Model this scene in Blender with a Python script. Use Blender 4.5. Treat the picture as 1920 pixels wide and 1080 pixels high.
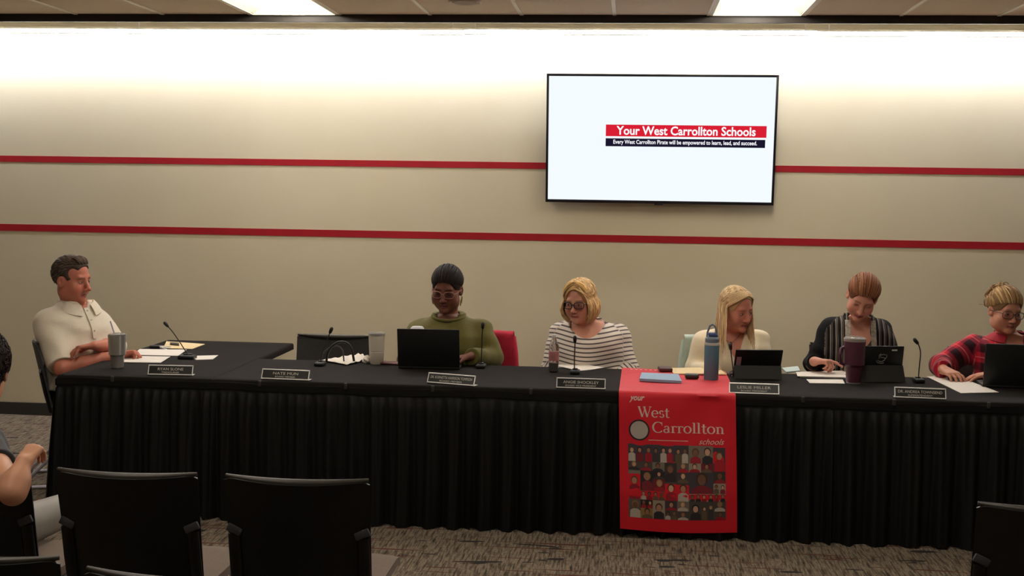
import bpy, bmesh, math, random
import numpy as np
from mathutils import Vector, Matrix
R = math.radians
random.seed(4)
for o in list(bpy.data.objects): bpy.data.objects.remove(o, do_unlink=True)
SC = bpy.context.scene
COL = SC.collection

# ------------------------------------------------------------------ camera, world, exposure
CF, CYAW, CPITCH, CROLL, CH = 2337.3, 0.09347, 0.07767, 0.01507, 1.7565
def _cam_axes():
    F = Vector((-math.sin(CYAW)*math.cos(CPITCH), math.cos(CYAW)*math.cos(CPITCH), -math.sin(CPITCH)))
    X = Vector((math.cos(CYAW), math.sin(CYAW), 0)); U = X.cross(F)
    c, s = math.cos(CROLL), math.sin(CROLL)
    return c*X + s*U, c*U - s*X, F
CX, CU, CFW = _cam_axes()
cam_d = bpy.data.cameras.new('camera'); cam = bpy.data.objects.new('camera', cam_d); COL.objects.link(cam)
cam_d.sensor_width = 36.0; cam_d.lens = 36.0*CF/1920.0; cam_d.clip_start = .05; cam_d.clip_end = 60
cam.matrix_world = Matrix(((CX.x, CU.x, -CFW.x, 0), (CX.y, CU.y, -CFW.y, 0), (CX.z, CU.z, -CFW.z, CH), (0, 0, 0, 1)))
SC.camera = cam
world = bpy.data.worlds.new('world'); SC.world = world; world.use_nodes = True
world.node_tree.nodes['Background'].inputs[0].default_value = (.02, .019, .017, 1)
world.node_tree.nodes['Background'].inputs[1].default_value = 1.0
vs = SC.view_settings
vs.view_transform = 'Standard'; vs.look = 'None'; vs.gamma = 1.0; vs.use_curve_mapping = False
vs.exposure = 0.08
COVE_W = 68.0       # emission of the cove light bars on the wall
TROFFER_W = 26.0     # emission of the ceiling troffers' diffusers

def at(px, py, Y):
    """surveyed point of the room on the plane y = Y"""
    d = CFW + CX*((px-960)/CF) - CU*((py-540)/CF)
    t = Y/d.y
    return Vector((0, 0, CH)) + d*t
def on(px, py, z=.74):
    d = CFW + CX*((px-960)/CF) - CU*((py-540)/CF)
    t = (z-CH)/d.z
    return Vector((0, 0, CH)) + d*t

# ------------------------------------------------------------------ materials
def lin(c):
    return tuple(((v/255.0)/12.92 if v/255.0 <= .04045 else ((v/255.0+.055)/1.055)**2.4) for v in c[:3])
MATS = {}
def new_mat(name):
    m = bpy.data.materials.new(name); m.use_nodes = True
    nt = m.node_tree; b = nt.nodes['Principled BSDF']
    return m, nt, b
def mat(name, rgb, rough=.6, metal=0., spec=.5, noise=0., nscale=40., bump=0., bscale=200., emit=None, estr=0., alpha=1., trans=0., sheen=0., coat=0., stretch=None):
    if name in MATS: return MATS[name]
    m, nt, b = new_mat(name); N = nt.nodes; L = nt.links
    c = lin(rgb)
    b.inputs['Base Color'].default_value = (*c, 1)
    b.inputs['Roughness'].default_value = rough; b.inputs['Metallic'].default_value = metal
    b.inputs['Specular IOR Level'].default_value = spec
    if sheen: b.inputs['Sheen Weight'].default_value = sheen; b.inputs['Sheen Roughness'].default_value = .5
    if coat: b.inputs['Coat Weight'].default_value = coat; b.inputs['Coat Roughness'].default_value = .15
    if trans: b.inputs['Transmission Weight'].default_value = trans; b.inputs['IOR'].default_value = 1.45
    if alpha < 1: b.inputs['Alpha'].default_value = alpha
    if emit: b.inputs['Emission Color'].default_value = (*lin(emit), 1); b.inputs['Emission Strength'].default_value = estr
    if noise or bump:
        tc = N.new('ShaderNodeTexCoord'); src = tc.outputs['Object']
        if stretch:
            mp = N.new('ShaderNodeMapping'); mp.inputs['Scale'].default_value = stretch
            L.new(src, mp.inputs['Vector']); src = mp.outputs['Vector']
    if noise:
        t = N.new('ShaderNodeTexNoise'); t.inputs['Scale'].default_value = nscale; t.inputs['Detail'].default_value = 4
        L.new(src, t.inputs['Vector'])
        r = N.new('ShaderNodeValToRGB'); e = r.color_ramp.elements
        e[0].position = .3; e[1].position = .7
        e[0].color = (*[v*(1-noise) for v in c], 1); e[1].color = (*[min(1, v*(1+noise)) for v in c], 1)
        L.new(t.outputs['Fac'], r.inputs['Fac']); L.new(r.outputs['Color'], b.inputs['Base Color'])
    if bump:
        t2 = N.new('ShaderNodeTexNoise'); t2.inputs['Scale'].default_value = bscale; t2.inputs['Detail'].default_value = 3
        L.new(src, t2.inputs['Vector'])
        bp = N.new('ShaderNodeBump'); bp.inputs['Strength'].default_value = bump; bp.inputs['Distance'].default_value = .01
        L.new(t2.outputs['Fac'], bp.inputs['Height']); L.new(bp.outputs['Normal'], b.inputs['Normal'])
    MATS[name] = m
    return m
def vcol_mat(name, rough=.55, spec=.4, bump=0., bscale=300., stretch=None, sss=0., sheen=0., emit=0.):
    """colour from the mesh's own 'Col' attribute"""
    if name in MATS: return MATS[name]
    m, nt, b = new_mat(name); N = nt.nodes; L = nt.links
    a = N.new('ShaderNodeAttribute'); a.attribute_name = 'Col'
    L.new(a.outputs['Color'], b.inputs['Base Color'])
    b.inputs['Roughness'].default_value = rough; b.inputs['Specular IOR Level'].default_value = spec
    if emit:
        L.new(a.outputs['Color'], b.inputs['Emission Color']); b.inputs['Emission Strength'].default_value = emit
    if sheen: b.inputs['Sheen Weight'].default_value = sheen
    if sss:
        b.inputs['Subsurface Weight'].default_value = sss; b.inputs['Subsurface Radius'].default_value = (.012, .005, .003); b.inputs['Subsurface Scale'].default_value = 1.0
    if bump:
        tc = N.new('ShaderNodeTexCoord'); src = tc.outputs['Object']
        if stretch:
            mp = N.new('ShaderNodeMapping'); mp.inputs['Scale'].default_value = stretch
            L.new(src, mp.inputs['Vector']); src = mp.outputs['Vector']
        t2 = N.new('ShaderNodeTexNoise'); t2.inputs['Scale'].default_value = bscale
        L.new(src, t2.inputs['Vector'])
        bp = N.new('ShaderNodeBump'); bp.inputs['Strength'].default_value = bump; bp.inputs['Distance'].default_value = .01
        L.new(t2.outputs['Fac'], bp.inputs['Height']); L.new(bp.outputs['Normal'], b.inputs['Normal'])
    MATS[name] = m
    return m
def emat(name, rgb, strength):
    if name in MATS: return MATS[name]
    m = bpy.data.materials.new(name); m.use_nodes = True; nt = m.node_tree; nt.nodes.clear()
    e = nt.nodes.new('ShaderNodeEmission'); e.inputs[0].default_value = (*lin(rgb), 1); e.inputs[1].default_value = strength
    o = nt.nodes.new('ShaderNodeOutputMaterial'); nt.links.new(e.outputs[0], o.inputs[0])
    MATS[name] = m
    return m

# ------------------------------------------------------------------ mesh helpers
def empty(name, loc=(0, 0, 0), rz=0., parent=None):
    o = bpy.data.objects.new(name, None); COL.objects.link(o); o.empty_display_size = .05
    o.location = loc; o.rotation_euler = (0, 0, rz); o.parent = parent
    return o
def tag(o, label=None, cat=None, group=None, kind=None):
    if label: o['label'] = label
    if cat: o['category'] = cat
    if group: o['group'] = group
    if kind: o['kind'] = kind
    return o
def mobj(name, me, m=None, parent=None, smooth=None):
    o = bpy.data.objects.new(name, me); COL.objects.link(o); o.parent = parent
    if m is not None and len(me.materials) == 0: me.materials.append(m)
    if smooth is not None and len(me.polygons):
        me.polygons.foreach_set('use_smooth', [True]*len(me.polygons))
        if smooth < 180: me.set_sharp_from_angle(angle=R(smooth))
    return o
class MB:
    """collects shapes into one bmesh; build() links them as one mesh object"""
    def __init__(s): s.bm = bmesh.new(); s.M = Matrix.Identity(4)
    def _tf(s, vs, M=None):
        T = s.M if M is None else s.M @ M
        for v in vs: v.co = T @ v.co
    def box(s, c, size, bevel=0., seg=2, M=None):
        r = bmesh.ops.create_cube(s.bm, size=1.0); vs = r['verts']
        for v in vs: v.co = Vector((v.co.x*size[0], v.co.y*size[1], v.co.z*size[2])) + Vector(c)
        if bevel:
            es = list({e for v in vs for e in v.link_edges})
            rr = bmesh.ops.bevel(s.bm, geom=es, offset=bevel, segments=seg, profile=.5, affect='EDGES')
            vs = list({v for f in rr['faces'] for v in f.verts} | {v for v in vs if v.is_valid})
        s._tf(vs, M); return s
    def lathe(s, prof, n=24, M=None, cap=True):
        rings = []
        for r, z in prof:
            if r < 1e-6: rings.append([s.bm.verts.new((0, 0, z))])
            else: rings.append([s.bm.verts.new((r*math.cos(2*math.pi*i/n), r*math.sin(2*math.pi*i/n), z)) for i in range(n)])
        for a, b in zip(rings, rings[1:]):
            for i in range(n):
                j = (i+1) % n
                if len(a) == 1 and len(b) == 1: continue
                if len(a) == 1: s.bm.faces.new((a[0], b[j], b[i])) if False else s.bm.faces.new((a[0], b[i], b[j])[::-1])
                elif len(b) == 1: s.bm.faces.new((a[i], a[j], b[0]))
                else: s.bm.faces.new((a[i], a[j], b[j], b[i]))
        if cap:
            if len(rings[0]) > 1: s.bm.faces.new(rings[0][::-1])
            if len(rings[-1]) > 1: s.bm.faces.new(rings[-1])
        s._tf([v for r in rings for v in r], M); return s
    def tube(s, pts, rad, n=8, flat=1.0, cap=True, M=None):
        pts = [Vector(p) for p in pts]
        rads = rad if isinstance(rad, (list, tuple)) else [rad]*len(pts)
        up = None; rings = []
        for i, p in enumerate(pts):
            t = (pts[min(i+1, len(pts)-1)] - pts[max(i-1, 0)])
            if t.length < 1e-9: t = Vector((0, 0, 1))
            t.normalize()
            if up is None:
                up = Vector((0, 0, 1)) if abs(t.z) < .9 else Vector((0, 1, 0))
            a = (up - t*up.dot(t)); a.normalize(); b = t.cross(a); up = a
            rings.append([s.bm.verts.new(p + (a*math.cos(2*math.pi*k/n)*flat + b*math.sin(2*math.pi*k/n))*rads[i]) for k in range(n)])
        for a, b in zip(rings, rings[1:]):
            for k in range(n):
                j = (k+1) % n; s.bm.faces.new((a[k], a[j], b[j], b[k]))
        if cap:
            s.bm.faces.new(rings[0][::-1]); s.bm.faces.new(rings[-1])
        s._tf([v for r in rings for v in r], M); return s
    def poly(s, pts, thick=0., nrm=None, M=None):
        vs = [s.bm.verts.new(Vector(p)) for p in pts]
        f = s.bm.faces.new(vs)
        if thick:
            f.normal_update(); n = Vector(nrm) if nrm else f.normal.copy()
            r = bmesh.ops.extrude_face_region(s.bm, geom=[f])
            nv = [g for g in r['geom'] if isinstance(g, bmesh.types.BMVert)]
            for v in nv: v.co += n*thick
            vs += nv
        s._tf(vs, M); return s
    def grid(s, fn, nu, nv, M=None, closed=False):
        g = [[s.bm.verts.new(fn(i/(nu), j/(nv))) for j in range(nv+1)] for i in range(nu+1)]
        for i in range(nu):
            for j in range(nv): s.bm.faces.new((g[i][j], g[i+1][j], g[i+1][j+1], g[i][j+1]))
        s._tf([v for r in g for v in r], M); return s
    def shell(s, fn, nu, nv, thick, M=None):
        """sheet with thickness: fn(u,v)->(point, normal)"""
        A = [[None]*(nv+1) for _ in range(nu+1)]; B = [[None]*(nv+1) for _ in range(nu+1)]
        for i in range(nu+1):
            for j in range(nv+1):
                p, n = fn(i/nu, j/nv); p = Vector(p); n = Vector(n)
                A[i][j] = s.bm.verts.new(p+n*thick/2); B[i][j] = s.bm.verts.new(p-n*thick/2)
        for i in range(nu):
            for j in range(nv):
                s.bm.faces.new((A[i][j], A[i+1][j], A[i+1][j+1], A[i][j+1])); s.bm.faces.new((B[i][j], B[i][j+1], B[i+1][j+1], B[i+1][j]))
        for i in range(nu):
            s.bm.faces.new((A[i][0], B[i][0], B[i+1][0], A[i+1][0])); s.bm.faces.new((A[i][nv], A[i+1][nv], B[i+1][nv], B[i][nv]))
        for j in range(nv):
            s.bm.faces.new((A[0][j], A[0][j+1], B[0][j+1], B[0][j])); s.bm.faces.new((A[nu][j], B[nu][j], B[nu][j+1], A[nu][j+1]))
        s._tf([v for G in (A, B) for r in G for v in r], M); return s
    def mesh(s, name, fixn=True):
        if fixn: bmesh.ops.recalc_face_normals(s.bm, faces=s.bm.faces[:])
        me = bpy.data.meshes.new(name); s.bm.to_mesh(me); s.bm.free(); return me
    def build(s, name, m, parent=None, smooth=None, fixn=True):
        return mobj(name, s.mesh(name, fixn), m, parent, smooth)
def B(): return MB()
def sbox(name, c, size, m, parent=None, bevel=0., seg=2, rz=0.):
    b = MB(); b.box((0, 0, 0), size, bevel, seg); o = b.build(name, m, parent, 40 if bevel else None)
    o.location = c; o.rotation_euler = (0, 0, rz); return o
def struct(o): o['kind'] = 'structure'; return o
def copy_tree(o, parent=None):
    c = o.copy(); COL.objects.link(c); c.parent = parent
    for ch in o.children: copy_tree(ch, c)
    return c
def text_mesh(txt, size, align='CENTER', shear=0., extrude=.0, bold=0., space=1.0):
    cu = bpy.data.curves.new('txt', 'FONT'); cu.body = txt; cu.size = size; cu.align_x = align; cu.align_y = 'CENTER'
    cu.shear = shear; cu.extrude = extrude; cu.offset = bold; cu.space_character = space; cu.resolution_u = 3
    o = bpy.data.objects.new('txt', cu); COL.objects.link(o)
    dg = bpy.context.evaluated_depsgraph_get(); dg.update()
    me = bpy.data.meshes.new_from_object(o.evaluated_get(dg), depsgraph=dg)
    bpy.data.objects.remove(o, do_unlink=True); bpy.data.curves.remove(cu)
    me.materials.clear()
    return me
def fit_width(me, width, maxh=None):
    xs = [v.co.x for v in me.vertices]; w = max(xs)-min(xs); cx = (max(xs)+min(xs))/2
    ys = [v.co.y for v in me.vertices]; cy = (max(ys)+min(ys))/2; h = max(ys)-min(ys)
    kx = width/w; ky = (maxh/h) if maxh else kx
    for v in me.vertices: v.co.x = (v.co.x-cx)*kx; v.co.y = (v.co.y-cy)*ky
    return me

# ------------------------------------------------------------------ the room
XL, XR, YB, WY = -7.3, 6.2, -4.0, 9.02
ZC, ZT, YC = 2.912, 3.16, 8.302
def wall_mat():
    m, nt, b = new_mat('beige_paint'); N = nt.nodes; L = nt.links
    tc = N.new('ShaderNodeTexCoord'); n = N.new('ShaderNodeTexNoise'); n.inputs['Scale'].default_value = 1.3; n.inputs['Detail'].default_value = 3
    L.new(tc.outputs['Object'], n.inputs['Vector'])
    r = N.new('ShaderNodeValToRGB'); e = r.color_ramp.elements
    e[0].position = .3; e[1].position = .7; e[0].color = (*lin((206, 195, 167)), 1); e[1].color = (*lin((210, 200, 173)), 1)
    L.new(n.outputs['Fac'], r.inputs['Fac']); L.new(r.outputs['Color'], b.inputs['Base Color'])
    n2 = N.new('ShaderNodeTexNoise'); n2.inputs['Scale'].default_value = 160; L.new(tc.outputs['Object'], n2.inputs['Vector'])
    bp = N.new('ShaderNodeBump'); bp.inputs['Strength'].default_value = .06; bp.inputs['Distance'].default_value = .004
    L.new(n2.outputs['Fac'], bp.inputs['Height']); L.new(bp.outputs['Normal'], b.inputs['Normal'])
    b.inputs['Roughness'].default_value = .75; b.inputs['Specular IOR Level'].default_value = .25
    return m
def carpet_mat():
    m, nt, b = new_mat('carpet'); N = nt.nodes; L = nt.links
    tc = N.new('ShaderNodeTexCoord')
    def noise(scale, vec, detail=2):
        mp = N.new('ShaderNodeMapping'); mp.inputs['Scale'].default_value = vec; L.new(tc.outputs['Object'], mp.inputs['Vector'])
        n = N.new('ShaderNodeTexNoise'); n.inputs['Scale'].default_value = scale; n.inputs['Detail'].default_value = detail
        L.new(mp.outputs['Vector'], n.inputs['Vector']); return n.outputs['Fac']
    def ramp(f, stops):
        r = N.new('ShaderNodeValToRGB'); r.color_ramp.interpolation = 'LINEAR'
        while len(r.color_ramp.elements) < len(stops): r.color_ramp.elements.new(.5)
        for e, (p, c) in zip(r.color_ramp.elements, stops): e.position = p; e.color = (*lin(c), 1)
        L.new(f, r.inputs['Fac']); return r.outputs['Color']
    # yarn streaks that run towards the wall, in blocks of carpet plank
    br = N.new('ShaderNodeTexBrick'); br.inputs['Scale'].default_value = 1.0; br.offset = .37
    br.inputs['Brick Width'].default_value = .25; br.inputs['Row Height'].default_value = 1.0; br.inputs['Mortar Size'].default_value = 0
    br.inputs['Color1'].default_value = (0, 0, 0, 1); br.inputs['Color2'].default_value = (1, 1, 1, 1)
    L.new(tc.outputs['Object'], br.inputs['Vector'])
    st = ramp(noise(1.0, (95, 8, 1), 3), [(.30, (74, 67, 60)), (.42, (118, 108, 97)), (.5, (144, 133, 119)), (.6, (172, 160, 144)), (.72, (122, 111, 99))])
    mo = ramp(noise(1.0, (90, 60, 1), 4), [(.34, (84, 76, 70)), (.5, (150, 138, 122)), (.66, (214, 198, 174))])
    mx = N.new('ShaderNodeMix'); mx.data_type = 'RGBA'; mx.blend_type = 'MULTIPLY'; mx.inputs[0].default_value = .55
    L.new(st, mx.inputs[6]); L.new(mo, mx.inputs[7])
    # sparse dull red and near black dashes across the planks
    d1 = N.new('ShaderNodeMath'); d1.operation = 'GREATER_THAN'; d1.inputs[1].default_value = .66
    L.new(noise(1.0, (2.2, 34, 1), 1), d1.inputs[0])
    mr = N.new('ShaderNodeMix'); mr.data_type = 'RGBA'; L.new(d1.outputs[0], mr.inputs[0])
    mr.inputs[7].default_value = (*lin((96, 58, 52)), 1); L.new(mx.outputs[2], mr.inputs[6])
    d2 = N.new('ShaderNodeMath'); d2.operation = 'GREATER_THAN'; d2.inputs[1].default_value = .665
    L.new(noise(1.0, (3.3, 13, 2), 2), d2.inputs[0])
    mk = N.new('ShaderNodeMix'); mk.data_type = 'RGBA'; L.new(d2.outputs[0], mk.inputs[0])
    mk.inputs[7].default_value = (*lin((50, 48, 48)), 1); L.new(mr.outputs[2], mk.inputs[6])
    L.new(mk.outputs[2], b.inputs['Base Color'])
    bp = N.new('ShaderNodeBump'); bp.inputs['Strength'].default_value = .5; bp.inputs['Distance'].default_value = .006
    L.new(noise(1.0, (300, 120, 1), 1), bp.inputs['Height']); L.new(bp.outputs['Normal'], b.inputs['Normal'])
    b.inputs['Roughness'].default_value = .95; b.inputs['Specular IOR Level'].default_value = .15
    return m
M_WALL = wall_mat()
def panel(name, c, size, m): return struct(sbox(name, c, size, m))
panel('floor', ((XL+XR)/2, (YB+WY)/2, -.05), (XR-XL, WY-YB, .1), carpet_mat())
panel('wall_back', ((XL+XR)/2, WY+.05, ZT/2), (XR-XL+.2, .1, ZT), M_WALL)
panel('wall_left', (XL-.05, (YB+WY)/2, ZT/2), (.1, WY-YB, ZT), M_WALL)
panel('wall_right', (XR+.05, (YB+WY)/2, ZT/2), (.1, WY-YB, ZT), M_WALL)
panel('wall_front', ((XL+XR)/2, YB-.05, ZT/2), (XR-XL+.2, .1, ZT), M_WALL)
M_STRIPE = mat('red_stripe_paint', (160, 24, 36), .65, spec=.25, noise=.04, nscale=8)
panel('trim_1', ((XL+XR)/2, WY-.002, 1.9415), (XR-XL, .004, .046), M_STRIPE)
panel('trim_2', ((XL+XR)/2, WY-.002, 1.4253), (XR-XL, .004, .051), M_STRIPE)
M_BASE = mat('charcoal_vinyl', (46, 45, 44), .5)
b = B(); b.box(((XL+XR)/2, WY-.006, .047), (XR-XL, .012, .095), .003); struct(b.build('baseboard_back', M_BASE))
# ceiling: lay-in tiles on a light metal grid, ending in a dark edge trim in front of the cove
M_TILE = mat('taupe_ceiling_tile', (228, 210, 190), .9, spec=.1, noise=.04, nscale=60, bump=.25, bscale=260)
M_GRID = mat('cream_grid_metal', (236, 226, 210), .45)
ceil = struct(sbox('ceiling', ((XL+XR)/2, (YB+WY)/2, ZT+.03), (XR-XL+.2, WY-YB+.2, .06), mat('upper_deck_paint', (212, 204, 190), .8)))
GX0, TW, TL = -.1307, .6096, 1.2192
tile_me = None; bar_me = None
LIGHT_COLS = {-4, 1, 6, -9}
NR = 8
for r in range(NR):
    y1 = YC-.012-r*TL; yc = y1-TL/2
    for i in range(-11, 10):
        if (i in (-4, 1)) and r in (0, 2, 4): continue
        if tile_me is None:
            q = B(); q.box((0, 0, .009), (TW-.020, TL-.020, .018), .003, 1); tile_me = q.mesh('tile'); tile_me.materials.append(M_TILE)
        o = mobj('ceiling_tile', tile_me, None, None); o.location = (GX0+(i+.5)*TW, yc, ZC+.001); o.parent = ceil
        o.matrix_parent_inverse = ceil.matrix_world.inverted() if False else Matrix.Translation(-Vector(ceil.location))
def child_at(o, par):
    o.parent = par; o.matrix_parent_inverse = Matrix.Translation(-Vector(par.location)); return o
for i in range(-11, 11):
    q = B(); q.box((0, 0, 0), (.024, NR*TL, .006)); q.box((0, 0, .018), (.006, NR*TL, .03))
    o = q.build('grid_bar', M_GRID); o.location = (GX0+i*TW, YC-.012-NR*TL/2, ZC); child_at(o, ceil)
for r in range(1, NR+1):
    q = B(); q.box((0, 0, 0), (21*TW, .024, .005)); o = q.build('grid_bar', M_GRID); o.location = (GX0-.5*TW, YC-.012-r*TL, ZC-.0005); child_at(o, ceil)
M_TRIM = mat('dark_bronze_trim', (44, 39, 36), .45, metal=.3)
b = B(); b.box(((XL+XR)/2, YC+.006, (2.863+ZC+.02)/2), (XR-XL, .03, ZC+.02-2.863), .002, 1); struct(b.build('trim_3', M_TRIM))
b = B(); b.box(((XL+XR)/2, YC+.02, ZC+.1), (XR-XL, .02, .2)); struct(b.build('trim_4', M_WALL))

# cove light bars along the top of the back wall
M_ALU = mat('white_aluminium', (222, 218, 212), .4)
M_LED = emat('led_diffuser', (243, 245, 255), COVE_W)
x0 = on(0, 0, 0).x
seams = [XL+.1, -6.06, -3.63, -1.19, 1.245, 3.68, XR-.1]
wh = ['far left end of the wall', 'wall above the white polo', 'wall left of the screen', 'wall right above the screen', 'wall right of the screen', 'far right end of the wall']
for k in range(6):
    a, c = seams[k], seams[k+1]; dz = [.0, .002, .0, .004, -.001, .0][k]
    t = empty('cove_light_bar', ((a+c)/2, 8.80, 2.860+dz))
    q = B(); q.box((0, .034, .0150), (c-a-.002, .104, .004)); q.box((0, -.0165, -.0165), (c-a-.004, .003, .006)); q.build('housing', M_ALU, t)  # top plate stretched towards the wall to shade the strip above the bar
    q = B(); q.box((0, 0, -.001), (c-a-.006, .030, .026), .005, 2); q.build('diffuser', M_LED, t)
    for s in (-1, 1):
        q = B(); q.tube([(s*((c-a)/2-.08), 0, .02), (s*((c-a)/2-.08), 0, ZT-2.860-dz)], .004, 8); q.build('hanger', M_ALU, t, 60)
    tag(t, 'glowing white light bar along the top of the ' + wh[k], 'light', 'cove light bars')

# recessed troffers
M_TWHITE = mat('white_enamel', (240, 232, 216), .5)
M_TEM = emat('troffer_diffuser', (255, 246, 230), TROFFER_W)
def troffer(x, y, lab):
    t = empty('ceiling_light', (x, y, ZC))
    w, l = TW-.006, TL-.006
    q = B()
    for s in (-1, 1):
        q.box((s*(w/2-.011), 0, -.002), (.022, l, .005)); q.box((0, s*(l/2-.009), -.002), (w, .018, .005))
    q.build('flange', M_TWHITE, t)
    q = B()
    def wing(s):
        def fn(u, v):
            a = u*math.pi/2
            return Vector((s*((w/2-.022)*(1-u)+.075*u), (v-.5)*(l-.036), .004+.085*math.sin(a)))
        return fn
    for s in (-1, 1): q.grid(wing(s), 8, 1)
    for s in (-1, 1):
        pts = [(-(w/2-.022), s*(l/2-.018), .002), ((w/2-.022), s*(l/2-.018), .002), ((w/2-.1), s*(l/2-.018), .09), (-(w/2-.1), s*(l/2-.018), .09)]
        q.poly(pts)
    q.box((0, 0, .115), (w, l, .01))
    q.build('reflector', M_TWHITE, t, 40)
    q = B()
    def dif(u, v):
        a = math.pi*(u)
        return Vector((-.082*math.cos(a), (v-.5)*(l-.04), .088-.058*math.sin(a)))
    q.grid(dif, 14, 1)
    q.build('diffuser', M_TEM, t, 60)
    tag(t, lab, 'light', 'recessed ceiling lights')
troffer(GX0-3.5*TW, YC-.012-TL/2, 'recessed ceiling light left of the round ceiling disc, by the dark trim')
troffer(GX0+1.5*TW, YC-.012-TL/2, 'recessed ceiling light above the wall screen, by the dark trim')
for x, y, lab in ((-3.5, 2.5, 'added unseen ceiling light over the left side of the audience chairs'), (1.5, 2.5, 'added unseen ceiling light over the right side of the audience chairs'), (-3.5, 4.5, 'added unseen ceiling light at the back of the room, left side'), (1.5, 4.5, 'added unseen ceiling light at the back of the room, right side')):
    troffer(GX0+x*TW, YC-.012-y*TL, lab)  # unseen troffers, added to light the front of the room
# round disc on the ceiling (smoke detector / speaker)
c = on(872, 3, ZC)
t = empty('ceiling_speaker', (c.x, c.y-.01, ZC))
q = B(); q.lathe([(.0, -.006), (.075, -.010), (.082, -.004), (.082, .0)], 32); q.build('grille', mat('taupe_grille', (150, 132, 112), .7), t, 40)
q = B(); q.lathe([(.082, .0), (.083, -.008), (.094, -.012), (.104, -.008), (.106, .0)], 32, cap=False); q.build('rim', mat('pale_rim', (196, 180, 160), .5), t, 60)
tag(t, 'round speaker disc set in the ceiling tile near the dark trim', 'speaker')

# ------------------------------------------------------------------ wall screen
tvw, tvh = 1.612, .908
tv = empty('television', (.199, 8.95, 1.682)); tv.rotation_euler = (R(6.0), 0, 0)
M_BEZ = mat('black_bezel', (22, 20, 28), .3)
q = B()
bz = .021
q.box((0, .02, tvh/2), (tvw, .03, tvh), .004)
q.box((0, .040, tvh*.42), (tvw*.7, .03, tvh*.55), .008)
q.build('housing', mat('black_tv_plastic', (16, 16, 18), .5), tv, 40)
q = B()
q.box((0, 0, bz/2), (tvw, .012, bz), .002); q.box((0, 0, tvh-bz/2*.8), (tvw, .012, bz*.8), .002)
for s in (-1, 1): q.box((s*(tvw/2-bz*.4), 0, tvh/2), (bz*.8, .012, tvh), .002)
q.box((.0, -.001, -.004), (.06, .012, .01), .002)
q.build('bezel', M_BEZ, tv, 40)
scr = B(); scr.box((0, .003, tvh/2), (tvw-bz*1.4, .006, tvh-bz*1.6)); scr = scr.build('screen', emat('screen_white', (243, 251, 255), .95), tv)
def tvq(name, u0, u1, v0, v1, y, m):
    q = B(); q.box((((u0+u1)/2-.5)*tvw, y, (1-(v0+v1)/2)*tvh), ((u1-u0)*tvw, .001, (v1-v0)*tvh)); return q.build(name, m, scr)
tvq('title_bar', .262, .957, .388, .478, -.001, emat('screen_red', (222, 32, 52), .9))
tvq('motto_bar', .262, .953, .494, .556, -.001, emat('screen_navy', (26, 22, 44), 1.0))
M_STX = emat('screen_text', (252, 250, 255), 1.05)
for txt, u, v, w, h in (('Your West Carrollton Schools', .6095, .432, .602, .0690), ('Every West Carrollton Pirate will be empowered to learn, lead, and succeed.', .607, .525, .622, .042)):
    me = fit_width(text_mesh(txt, .06, bold=.0012 if h > .05 else .0009), w*tvw, h*tvh)
    o = mobj('screen_lettering', me, M_STX, scr); o.location = ((u-.5)*tvw, -.003, (1-v)*tvh); o.rotation_euler = (R(90), 0, 0)
q = B(); q.box((0, .062, tvh*.42), (.5, .016, .35), .005); q.build('wall_bracket', mat('black_tv_plastic', (16, 16, 18), .5), tv)
tag(tv, 'large wall-mounted flat screen showing a white slide with red title bar', 'television')

# ------------------------------------------------------------------ tables, cloths, skirts
TZ, TY0, TY1 = .74, 6.362, 7.19
SX0, SX1, SY1 = -3.035, -2.18, 7.96
M_CLOTH = mat('black_tablecloth', (30, 26, 24), .9, spec=.15, noise=.06, nscale=7, bump=.12, bscale=18)
M_SKIRT = mat('black_skirt_satin', (14, 13, 13), .6, spec=.25, bump=.03, bscale=60)
M_TTOP = mat('grey_laminate', (120, 116, 110), .5)
M_TLEG = mat('grey_tube', (90, 90, 92), .4, metal=.8)
tabs = [('tbl', SX0, SX1, TY0, SY1, 'at the left end'),
        ('tbl', SX1-.001, -.80, TY0, TY1, 'left of the red banner'),
        ('tbl', -.801, 1.03, TY0, TY1, 'under the red banner'),
        ('tbl', 1.029, 2.86, TY0, TY1, 'at the right end')]
def skirt_fn(L, seed, z1=.715, z0=.004):
    rnd = random.Random(seed)
    ph = [rnd.random()*6.28 for _ in range(6)]
    def off(s, z):
        t = max(0., (z1-z)/(z1-z0))
        head = min(1, max(0, (t-.055)/.03))
        w = s/.052*2*math.pi + 1.6*math.sin(s*5.3+ph[0]) + 1.0*math.sin(s*13.1+ph[1])
        pl = math.sin(w + .6*math.sin(t*3+ph[2]+s*2)); pl = math.copysign(abs(pl)**.75, pl)
        # small gathers at the top merge into fewer deep folds lower down
        w2 = s/.128*2*math.pi + 1.9*math.sin(s*3.7+ph[3]) + .9*math.sin(s*9.1+ph[4]) + .5*t*math.sin(s*2.3+ph[5])
        f2 = math.sin(w2); f2 = math.copysign(abs(f2)**.8, f2)
        return head*((.0065+.004*t)*(1+pl)*(1-.35*t) + .030*t**.7*(1+f2)) + .010*t + .003
    return off
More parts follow.
